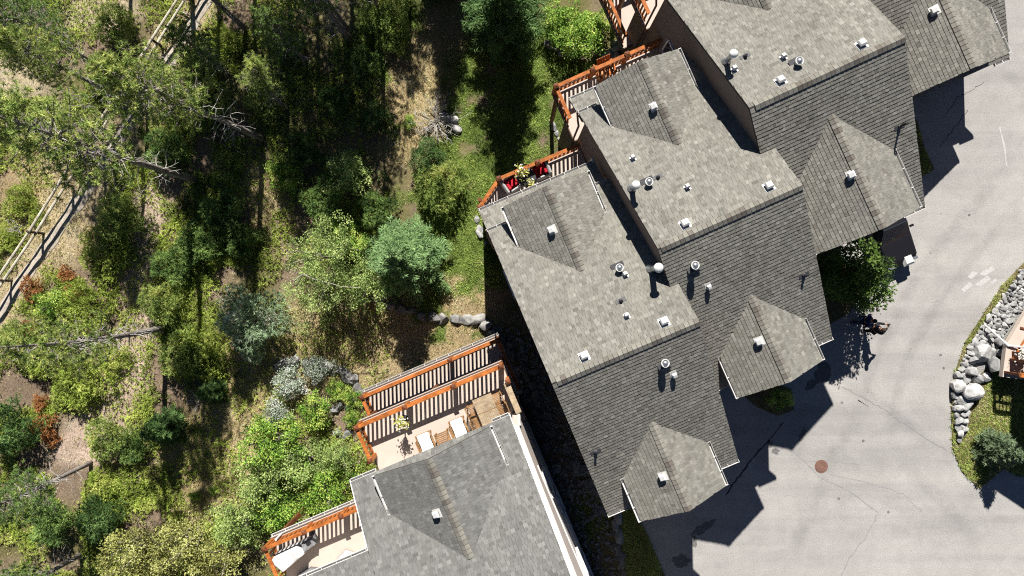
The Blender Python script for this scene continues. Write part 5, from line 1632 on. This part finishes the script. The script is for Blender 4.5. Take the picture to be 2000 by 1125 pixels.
# grass: green on the lawn, dry elsewhere
def grassfield(name, mat, wfun, n, box, per, ln, label):
    qx, qy, x, y, z = scatter(n, box)
    w = wfun(*zones(x, y, z)); ok = rng.random(n) < w
    c = np.repeat(np.c_[x, y, z][ok], per, 0); c[:, :2] += rng.normal(0, .05, (len(c), 2))
    tone = np.repeat(np.clip(fbm(x[ok] * 1.1, y[ok] * 1.1, 91) * 1.3 - .2, 0, 1), per) + rng.normal(0, .15, len(c))
    F_ = Fol(); F_.tri(blades(c, rdir(len(c), 1.0), ln * rng.uniform(.5, 1.4, len(c)), .028), tone)
    o = link(name, F_.mesh(name, M[mat]), kind='stuff'); o['label'] = label; o['category'] = 'grass'
    print(name, len(c))
grassfield('grass', 'grass', lambda p, sh, t, s, l, d, n, n2: np.clip(l, 0, 1), 60000, (690, -20, 1300, 1130), 5, .13, 'green lawn grass behind the row of townhouses')
grassfield('dry_grass', 'drygrass', lambda p, sh, t, s, l, d, n, n2: np.clip(d * (1 - l) * .9 + sh * .5 * (1 - p) + .12 * (1 - l), 0, 1) * (.4 + .6 * sstep(.3, .6, n)), 70000, (-30, -30, 1000, 1130), 4, .16, 'straw-coloured dry grass in the clearings')
grassfield('needle_litter', 'litter', lambda p, sh, t, s, l, d, n, n2: np.clip(.25 + t * .8 + s * .5, 0, 1) * (1 - p) * (1 - l), 45000, (-30, -30, 800, 1130), 3, .09, 'brown needle litter on the forest floor')
# verge and bed grass (flat ground)
def flat_grass(name, poly, n, z, ln, label, mixdry=.3, avoid=None):
    xs = [p[0] for p in poly]; ys = [p[1] for p in poly]
    qx = rng.uniform(min(xs), max(xs), n); qy = rng.uniform(min(ys), max(ys), n); ok = inside(qx, qy, poly)
    if avoid is not None: ok &= ~avoid(qx, qy)
    s = (H - z) / F; x = (qx[ok] - 1000) * s; y = -(qy[ok] - 562.5) * s
    for nm, mt, keep in ((name, 'grass', 0), (name + '_dry', 'drygrass', 1)):
        sel = (vnoise(x * 1.2, y * 1.2, 7) * .6 + .4 * rng.random(len(x)) < mixdry) == bool(keep)
        if sel.sum() < 30: continue
        c = np.repeat(np.c_[x, y, np.full(len(x), z)][sel], 5, 0); c[:, :2] += rng.normal(0, .04, (len(c), 2))
        F_ = Fol(); F_.tri(blades(c, rdir(len(c), 1.0), ln * rng.uniform(.5, 1.4, len(c)), .025), rng.normal(.55, .2, len(c)))
        o = link(nm, F_.mesh(nm, M[mt]), kind='stuff'); o['label'] = label if not keep else 'dry patches in ' + label; o['category'] = 'grass'
stony = lambda qx, qy: (qx > np.interp(qy, [p[1] for p in EDGE], [p[0] for p in EDGE]) + 8) & (qy < np.interp(qx, [1860, 1888, 1905, 1935, 1960], [850, 850, 775, 735, 700]))
flat_grass('verge_grass', VERGE, 16000, .05, .12, 'grass of the verge beside the road on the right', .42, stony)
flat_grass('strip_grass', BEDS[0], 2200, .04, .12, 'shaded grass strip below the first porch', .1)
flat_grass('bed_grass', BEDS[3], 1000, .04, .12, 'shaded grass beside the fourth townhouse', .1)
# ---------------------------------------------------------------- house at the right edge
o7 = P(1925, 702, 0)
h7 = thing('side_house', 'house at the right edge with orange balcony rail, mostly outside the picture', 'house', o7)
def q7(px, py, z): return P(px, py, 0).xy - o7.xy
RP = [q7(*q, 0) for q in [(1922, 698), (2000, 750), (2190, 870), (2250, 720), (2200, 515), (1968, 515), (1960, 655)]]
M['plainroof'] = plain('side_house_shingle', (.17, .165, .14), .95, .25, 5)
m_ = MB(); n7 = len(RP); c7 = q7(2090, 650, 0)
m_.add([(*p, 5.38) for p in RP] + [(*p, 5.5) for p in RP] + [(*c7, 6.6)], [tuple(range(n7))[::-1] if False else tuple(range(n7))] + [(i, (i + 1) % n7, n7 + (i + 1) % n7, n7 + i) for i in range(n7)] + [(n7 + i, n7 + (i + 1) % n7, 2 * n7) for i in range(n7)])
m_.build('roof', M['plainroof'], h7)
MB().poly([tuple(q7(*q, 0)) for q in [(2014, 540), (2190, 540), (2200, 840), (2014, 742)]], -.5, 5.45).build('wall', M['stucco'], h7)
ZB = .9
def b7(px, py, z=ZB): p = P(px, py, z); return (p.x - o7.x, p.y - o7.y)
bal = MB().poly([b7(1958, 736), b7(2030, 745), b7(2060, 640), b7(2006, 606), b7(1966, 672)], ZB - .25, ZB).build('balcony', M['vinyl'], h7)
a, b = Vector((*b7(1974, 702), 0)), Vector((*b7(2010, 645), 0))
def rail7(a, b, z, w, hh, mat, nm): MB().bar(a + Vector((0, 0, z)), b + Vector((0, 0, z)), w, hh).build(nm, M[mat], bal)
rail7(a, b, ZB + .95, .09, .05, 'orange', 'top_rail'); rail7(a, b, ZB + .1, .07, .06, 'orange', 'bottom_rail')
a2, b2 = Vector((*b7(1963, 727), 0)), Vector((*b7(2028, 738), 0))
rail7(a2, b2, ZB + .95, .22, .06, 'orange', 'top_rail'); rail7(a2, b2, ZB + .5, .10, .06, 'postwood', 'middle_rail'); rail7(a2, b2, ZB + .1, .12, .06, 'orange', 'bottom_rail')
for p in (a, b, a2, b2): MB().box((p.x, p.y, ZB + .5), (.12, .12, 1.0)).build('post', M['postwood'], bal)
for k in range(9):
    p = a2.lerp(b2, (k + .5) / 9); MB().box((p.x, p.y, ZB + .5), (.05, .05, .86)).build('baluster', M['orange'], bal)
rail7(Vector((*b7(1992, 640), 0)), Vector((*b7(2012, 645), 0)), ZB + .02, .10, .05, 'postwood', 'door_track')
ds = MB(); ds.tube([P(2010, 679, 1.15), P(1968, 675, .95), P(1966, 672, .9), P(1922, 633, .34)], [.05, .05, .05, .045], 8)
o = ds.build('downspout', M['gutter']); o['label'] = 'white downspout lying across the cobbles towards the road'; o['category'] = 'pipe'
fp = thing('flower_pot', 'planter with white blossoms on the balcony at the right edge', 'planter', P(1987, 693, ZB))
MB().box((0, 0, .2), (.55, .35, .4)).build('pot', M['postwood'], fp)
rng = np.random.default_rng(5); F_ = Fol()
c = np.c_[rng.normal(0, .2, 260), rng.normal(0, .16, 260), rng.uniform(.4, .62, 260)]
F_.quad(rhombs(c, rdir(260, .6), .10, .09, unit(np.array([0, 0, 1.]) + rng.normal(0, .5, (260, 3)))), rng.uniform(.6, 1, 260))
M['blossom'] = tinted('white_blossom', [(0, (.5, .48, .38)), (1, (.85, .83, .76))], .8, 3, .1)
link('blossoms', F_.mesh('blossoms', M['blossom']), fp)

# ---------------------------------------------------------------- plants and furniture on the decks
def pot(label, px, py, z, mat, r_=.22, hh=.5, n=300, stand=0., seed=1, flowers=True):
    global rng
    rng = np.random.default_rng(seed); p = P(px, py, z + stand)
    f = thing('potted_plant', label, 'plant', (p.x, p.y, z))
    if stand:
        MB().lathe((0, 0, 0), [(.16, 0), (.15, .03), (.03, .06), (.03, stand)], 12).build('stand', M['black'], f)
    MB().lathe((0, 0, stand), [(r_ * .6, 0), (r_ * .9, hh * .55), (r_ * .8, hh * .55)], 14).build('pot', M['white'], f)
    c = rng.normal(0, 1, (n, 3)) * np.array([r_ * .75, r_ * .75, hh * .22]) + np.array([0, 0, stand + hh * .8])
    F_ = Fol(); F_.quad(rhombs(c, rdir(n, .4), .13, .07, unit(np.array([0, 0, 1.]) + rng.normal(0, .5, (n, 3)))), rng.uniform(.3, 1, n))
    link('foliage', F_.mesh('foliage', M[mat]), f)
    if flowers:
        m = n // 4; c = rng.normal(0, 1, (m, 3)) * np.array([r_ * .9, r_ * .9, hh * .15]) + np.array([0, 0, stand + hh])
        F_ = Fol(); F_.quad(rhombs(c, rdir(m, .6), .08, .08, unit(np.array([0, 0, 1.]) + rng.normal(0, .4, (m, 3)))), rng.uniform(.7, 1, m))
        link('flowers', F_.mesh('flowers', M['blossom']), f)
    return f
M['lime'] = leafm('lime_leaves', (.16, .17, .03), (.34, .38, .07), (.5, .55, .14))
pot('lime-green and white plant on a tall stand beside the deck rail', 785, 824, ZD, 'lime', .15, .4, 160, .8, 3)
pot('white flowers over the rail of the deck with red cushions', 1018, 336, ZD, 'lime', .17, .3, 150, .75, 4)
pot('small yellow flowering pot on the table between red-cushioned chairs', 1037, 358, ZD + .74, 'lime', .10, .18, 60, 0., 5)
A1 = math.radians(22.96)
def armchair(label, px, py, rz):
    o = thing('wicker_armchair', label, 'chair'); place(o, px, py, ZD, rz)
    MB().box((0, 0, .2), (.62, .62, .3)).build('base', M['greyfab'], o, bevel=.04)
    for sx in (-1, 1): MB().box((sx * .33, 0, .42), (.12, .66, .5)).build('armrest', M['greyfab'], o, bevel=.05)
    MB().box((0, -.33, .52), (.74, .14, .75)).build('backrest', M['greyfab'], o, bevel=.06)
    MB().box((0, .03, .41), (.52, .56, .13)).build('seat_cushion', M['red'], o, bevel=.04)
    MB().box((0, -.2, .62), (.5, .14, .4), Matrix.Rotation(-.2, 3, 'X')).build('back_cushion', M['red'], o, bevel=.04)
armchair('grey wicker armchair with red cushion near the slanted corner of the deck', 998, 362, A1 - math.pi / 2 + .2)
armchair('grey wicker armchair with red cushion right of the round dark table', 1055, 336, A1 + math.pi / 2)
t = thing('round_table', 'round dark-clothed table between the red-cushioned armchairs', 'table'); place(t, 1028, 352, ZD, A1)
MB().lathe((0, 0, .68), [(.40, 0), (.42, .03), (.38, .05)], 28).build('table_top', M['darkcloth'], t, True)
MB().lathe((0, 0, 0), [(.24, 0), (.22, .03), (.05, .06), (.05, .68)], 16).build('pedestal', M['black'], t, True)
# folding chair of wood on the second deck
A2 = math.radians(24.08)
o = thing('wooden_armchair', 'orange wooden slatted armchair on the deck of the second townhouse', 'chair'); place(o, 1180, 142, ZD, A2 + math.pi)
for k in range(6): MB().box((-.25 + k * .1, .05, .36), (.08, .5, .02)).build('seat_slat', M['orange'], o)
for k in range(6): MB().bar((-.25 + k * .1, -.2, .38), (-.28 + k * .112, -.42, 1.0), .08, .02).build('back_slat', M['orange'], o)
for sx in (-1, 1):
    MB().box((sx * .36, .02, .58), (.13, .66, .03)).build('armrest', M['orange'], o)
    MB().box((sx * .33, .28, .29), (.05, .09, .57)).build('leg', M['orange'], o); MB().bar((sx * .30, .2, .33), (sx * .3, -.5, .02), .05, .1).build('leg', M['orange'], o)
pt = thing('terracotta_barrel', 'round terracotta barrel beside the wooden armchair on the second deck', 'barrel'); place(pt, 1171, 152, ZD, 0)
M['terracotta'] = plain('terracotta', (.5, .24, .11), .8, .12, 5)
MB().lathe((0, 0, 0), [(.14, 0), (.18, .25), (.16, .55), (.10, .58)], 18).build('body', M['terracotta'], pt, True)
MB().lathe((0, 0, .57), [(.11, 0), (.09, .05), (.02, .06)], 14).build('lid', M['terracotta'], pt, True)
# covered furniture on the lower left deck
def drape(label, name, corners, z0, tops, mat, seed):
    """cloth thrown over furniture: grid over a quad, heights from tops, sagging folds"""
    r = np.random.default_rng(seed); n = 22
    cs = [P(x, y, z0) for x, y in corners]; base = cs[0].copy()
    u = np.linspace(0, 1, n); U, V = np.meshgrid(u, u)
    def lerp4(i): return (cs[0][i] * (1 - U) * (1 - V) + cs[1][i] * U * (1 - V) + cs[2][i] * U * V + cs[3][i] * (1 - U) * V)
    X, Y = lerp4(0), lerp4(1)
    edge = np.minimum(np.minimum(U, 1 - U), np.minimum(V, 1 - V))
    Z = tops * sstep(.0, .10, edge) * (1 - .12 * np.cos((U - .5) * 3) ** 2) + .05 * (fbm(X * 2.5, Y * 2.5, seed) - .5) + .05 * np.abs(np.sin(U * 9 + V * 4 + seed)) * sstep(0, .25, edge)
    X = X + .05 * (vnoise(X * 4, Y * 4, seed) - .5); i0 = (np.arange(n - 1)[:, None] * n + np.arange(n - 1)[None]).ravel()
    t = thing(name, label, 'cover', base)
    me = mesh_np('cover', np.c_[X.ravel() - base.x, Y.ravel() - base.y, Z.ravel() + .02], quads=np.c_[i0, i0 + n, i0 + n + 1, i0 + 1], mat=M[mat], smooth=True)
    o = link('cloth', me, t); sd_ = o.modifiers.new('thick', 'SOLIDIFY'); sd_.thickness = .012
    return t
ZC = ZD + .02
drape('large white tarpaulin over furniture in the corner of the lower left deck', 'covered_table', [(527, 1083), (590, 1053), (607, 1070), (563, 1110)], ZC, .78, 'tarp', 11)
drape('crumpled grey cloth over a chair by the rail of the lower left deck', 'covered_chair', [(592, 1052), (617, 1040), (625, 1056), (600, 1074)], ZC, .55, 'tarpgrey', 12)
drape('white crumpled cover beside the roof edge of the lower left deck', 'covered_chair', [(655, 1095), (676, 1072), (702, 1080), (692, 1098)], ZC, .5, 'tarp', 13)
drape('dark grey cover at the bottom of the lower left deck', 'covered_grill', [(578, 1125), (608, 1106), (626, 1108), (622, 1130)], ZC, .6, 'tarpgrey', 14)
pp_ = MB(); pp_.cyl((0, 0, 0), .05, .9, 10)
o = pp_.build('white_post', M['white']); o.location = P(552, 1040, ZD - .2); o['label'] = 'short white pipe outside the rail of the lower left deck'; o['category'] = 'pipe'

# ---------------------------------------------------------------- utility box and bin shelter under the widest gable
ub = thing('utility_pedestal', 'pale grey utility box with pyramid lid beside the broadleaf tree', 'utility box', P(1757, 508, 0), math.radians(22))
ub.scale = (.85, .85, .85)
MB().box((0, 0, .4), (.46, .46, .8)).build('body', M['galv'], ub, bevel=.02)
m_ = MB(); w1, w2 = .33, .20
m_.add([(-w1, -w1, .8), (w1, -w1, .8), (w1, w1, .8), (-w1, w1, .8), (-w2, -w2, .97), (w2, -w2, .97), (w2, w2, .97), (-w2, w2, .97), (-w1, -w1, .74), (w1, -w1, .74), (w1, w1, .74), (-w1, w1, .74)],
       [(4, 5, 6, 7), (0, 1, 5, 4), (1, 2, 6, 5), (2, 3, 7, 6), (3, 0, 4, 7), (8, 9, 1, 0), (9, 10, 2, 1), (10, 11, 3, 2), (11, 8, 0, 3), (11, 10, 9, 8)])
m_.build('lid', M['white'], ub)
def car(label, px, py, rz):
    """dark parked car, nose towards +y"""
    o = thing('parked_car', label, 'car', P(px, py, 0), rz)
    paint = plain('black_car_paint', (.010, .010, .014), .5, .1, spec=.3)
    b = MB(); st = [(-2.2, .78, .35, .62), (-2.1, .84, .28, .88), (-1.2, .88, .25, .95), (.9, .88, .25, .95), (1.9, .84, .27, .80), (2.2, .70, .35, .62)]
    vs = []; fs = []
    for y, w, z0, z1 in st: vs += [(-w, y, z0), (w, y, z0), (w, y, z1 - .12), (w * .9, y, z1), (-w * .9, y, z1), (-w, y, z1 - .12)]
    for i in range(len(st) - 1):
        for k in range(6): fs.append((i * 6 + k, i * 6 + (k + 1) % 6, i * 6 + 6 + (k + 1) % 6, i * 6 + 6 + k))
    fs += [tuple(range(6))[::-1], tuple(range(30, 36))]
    b.add(vs, fs); b.build('body', paint, o, bevel=.03)
    c = MB(); c.add([(-.8, -1.9, .93), (.8, -1.9, .93), (.8, .9, .93), (-.8, .9, .93), (-.62, -1.4, 1.42), (.62, -1.4, 1.42), (.62, .2, 1.45), (-.62, .2, 1.45)], [(4, 5, 6, 7), (0, 1, 5, 4), (1, 2, 6, 5), (2, 3, 7, 6), (3, 0, 4, 7)])
    c.build('cabin', M['glass'], o)
    MB().box((0, -.6, 1.44), (1.2, 1.5, .04)).build('roof_panel', paint, o, bevel=.015)
    for sx in (-1, 1):
        for sy in (-1.35, 1.35):
            w = MB(); w.tube([(sx * .70, sy, .32), (sx * .9, sy, .32)], [.32, .32], 20).build('wheel', M['black'], o)
        MB().box((sx * .62, 2.1, .66), (.3, .14, .12)).build('headlight', M['galv'], o); MB().box((sx * .98, .55, .98), (.16, .1, .12)).build('mirror', paint, o)
car('black car parked nose-out in the shade under the widest gable', 1714, 440, math.radians(24.5) + math.pi)

# ---------------------------------------------------------------- two people on the road
def person(label, px, py, face, top, legs, hair, arms, seed=0, hat=None):
    o = thing('person', label, 'person', P(px, py, 0), face)
    def skin(name, verts, edges, rad, mat, sub=2):
        me = bpy.data.meshes.new(name); me.from_pydata(verts, edges, []); t = bpy.data.objects.new(name, me); COL.objects.link(t)
        m = t.modifiers.new('s', 'SKIN'); t.modifiers.new('sub', 'SUBSURF').levels = sub
        for i, v in enumerate(me.skin_vertices[0].data): v.radius = rad[i] if isinstance(rad[i], tuple) else (rad[i], rad[i]); v.use_root = (i == 0)
        bpy.context.view_layer.update()
        ev = t.evaluated_get(bpy.context.evaluated_depsgraph_get()); nm = bpy.data.meshes.new_from_object(ev)
        bpy.data.objects.remove(t); nm.materials.clear(); nm.materials.append(mat)
        for p in nm.polygons: p.use_smooth = True
        return nm
    # body: pelvis root, spine, neck, head, arms, legs, feet, in one skin
    V = [(0, 0, .95), (0, .01, 1.15), (0, .01, 1.38), (0, .02, 1.50), (0, .04, 1.58), (0, .05, 1.68), (0, .04, 1.76)]
    R = [(.15, .11), (.14, .10), (.17, .11), (.06, .06), (.075, .085), (.078, .095), (.05, .06)]
    E_ = [(0, 1), (1, 2), (2, 3), (3, 4), (4, 5), (5, 6)]
    for sx, el, wr in ((-1, *arms[0]), (1, *arms[1])):
        b = len(V); V += [(sx * .19, .0, 1.40), (sx * el[0], el[1], el[2]), (sx * wr[0], wr[1], wr[2])]
        w = Vector(V[-1]); d = (w - Vector(V[-2])).normalized(); V += [tuple(w + d * .07)]; R += [.062, .045, .032, (.022, .04)]
        E_ += [(2, b), (b, b + 1), (b + 1, b + 2), (b + 2, b + 3)]
        side = d.orthogonal().normalized()
        for q, L_ in ((-1.5, .055), (-.5, .07), (.5, .072), (1.5, .062)):
            f = len(V); V += [tuple(w + d * .12 + side * q * .016), tuple(w + d * (.12 + L_ * .6) + side * q * .018 + d.cross(side) * .03)]; R += [.009, .007]; E_ += [(b + 3, f), (f, f + 1)]
        f = len(V); V += [tuple(w + d * .06 - side * .045), tuple(w + d * .09 - side * .06)]; R += [.010, .008]; E_ += [(b + 3, f), (f, f + 1)]
    for sx, kn, an in ((-1, *legs[0]), (1, *legs[1])):
        b = len(V); V += [(sx * .10, 0, .86), (sx * .11, kn, .48), (sx * .11, an, .08), (sx * .12, an + .15, .04)]; R += [.095, .065, .045, (.045, .035)]
        E_ += [(0, b), (b, b + 1), (b + 1, b + 2), (b + 2, b + 3)]
    M['skintone'] = M.get('skintone') or plain('skin', (.42, .22, .15), .6, .08)
    link('body', skin('body', V, E_, R, M['skintone']), o)
    # clothing a little proud of the body
    tv = [(0, 0, .98), (0, .01, 1.15), (0, .01, 1.38), (0, .02, 1.46)]; tr_ = [(.20, .155), (.185, .145), (.215, .15), (.11, .10)]; te = [(0, 1), (1, 2), (2, 3)]
    for sx, el, wr in ((-1, *arms[0]), (1, *arms[1])):
        b = len(tv); tv += [(sx * .19, 0, 1.40), (sx * el[0], el[1], el[2]), tuple(Vector((sx * el[0], el[1], el[2])).lerp(Vector((sx * wr[0], wr[1], wr[2])), 1.0))]; tr_ += [.09, .072, .058]; te += [(2, b), (b, b + 1), (b + 1, b + 2)]
    link('jacket', skin('jacket', tv, te, tr_, top[0]), o)
    lv = [(0, 0, .96)]; lr = [(.19, .15)]; le = []
    for sx, kn, an in ((-1, *legs[0]), (1, *legs[1])):
        b = len(lv); lv += [(sx * .10, 0, .86), (sx * .11, kn, .48), (sx * .11, an, .12)]; lr += [.125, .092, .07]; le += [(0, b), (b, b + 1), (b + 1, b + 2)]
    link('trousers', skin('trousers', lv, le, lr, top[1]), o)
    hm = MB(); hm.lathe((0, .03, 1.64), [(.082, -.03), (.104, .03), (.108, .09), (.085, .15), (.03, .175)], 16); link('hair', hm.mesh('hair', hair, True), o)
    for sx in (-1, 1):
        e = MB(); e.lathe((sx * .032, .135, 1.675), [(.004, -.012), (.013, 0), (.004, .012)], 8); link('eye', e.mesh('eye', M['black'], True), o)
        s = MB(); s.box((sx * .115, legs[0 if sx < 0 else 1][1] + .08, .045), (.10, .28, .09)); s.build('shoe', M['black'], o, bevel=.03)
    MB().add([(-.015, .13, 1.635), (.015, .13, 1.635), (0, .165, 1.63), (0, .135, 1.68)], [(0, 1, 2), (0, 2, 3), (1, 3, 2)]).build('nose', M['skintone'], o)
    return o
M['blackcloth'] = plain('black_cloth', (.014, .014, .018), .9, .3, 8)
M['denim'] = plain('blue_denim', (.02, .035, .09), .9, .25, 10)
M['bluejacket'] = plain('blue_jacket', (.02, .04, .13), .85, .2, 8)
M['hairbrown'] = plain('brown_hair', (.045, .03, .02), .8, .3, 30)
pa = person('person in black clothes holding a camera up on the road', 1689, 641, math.radians(-60), (M['blackcloth'], M['blackcloth']), ((.06, .02), (-.02, -.10)), M['hairbrown'],
            (((.27, .16, 1.18), (.10, .38, 1.36)), ((.27, .16, 1.18), (.10, .38, 1.36))))
pb = person('person in blue walking beside the one in black, arm stretched out', 1672, 624, math.radians(-80), (M['bluejacket'], M['denim']), ((.16, .20), (-.06, -.28)), M['hairbrown'],
            (((.26, .10, 1.14), (.24, .26, 1.02)), ((.27, -.08, 1.14), (.26, -.02, .90))))
cm = thing('camera', 'small black camera in the hands of the person in black', 'camera', pa.location + Vector((math.sin(math.radians(60)) * .46, math.cos(math.radians(60)) * .46, 1.37)), math.radians(-60))
MB().box((0, 0, .03), (.14, .07, .09)).build('body', M['black'], cm, bevel=.01); MB().tube([(0, .03, .03), (0, .11, .03)], [.035, .035], 14).build('lens', M['black'], cm)
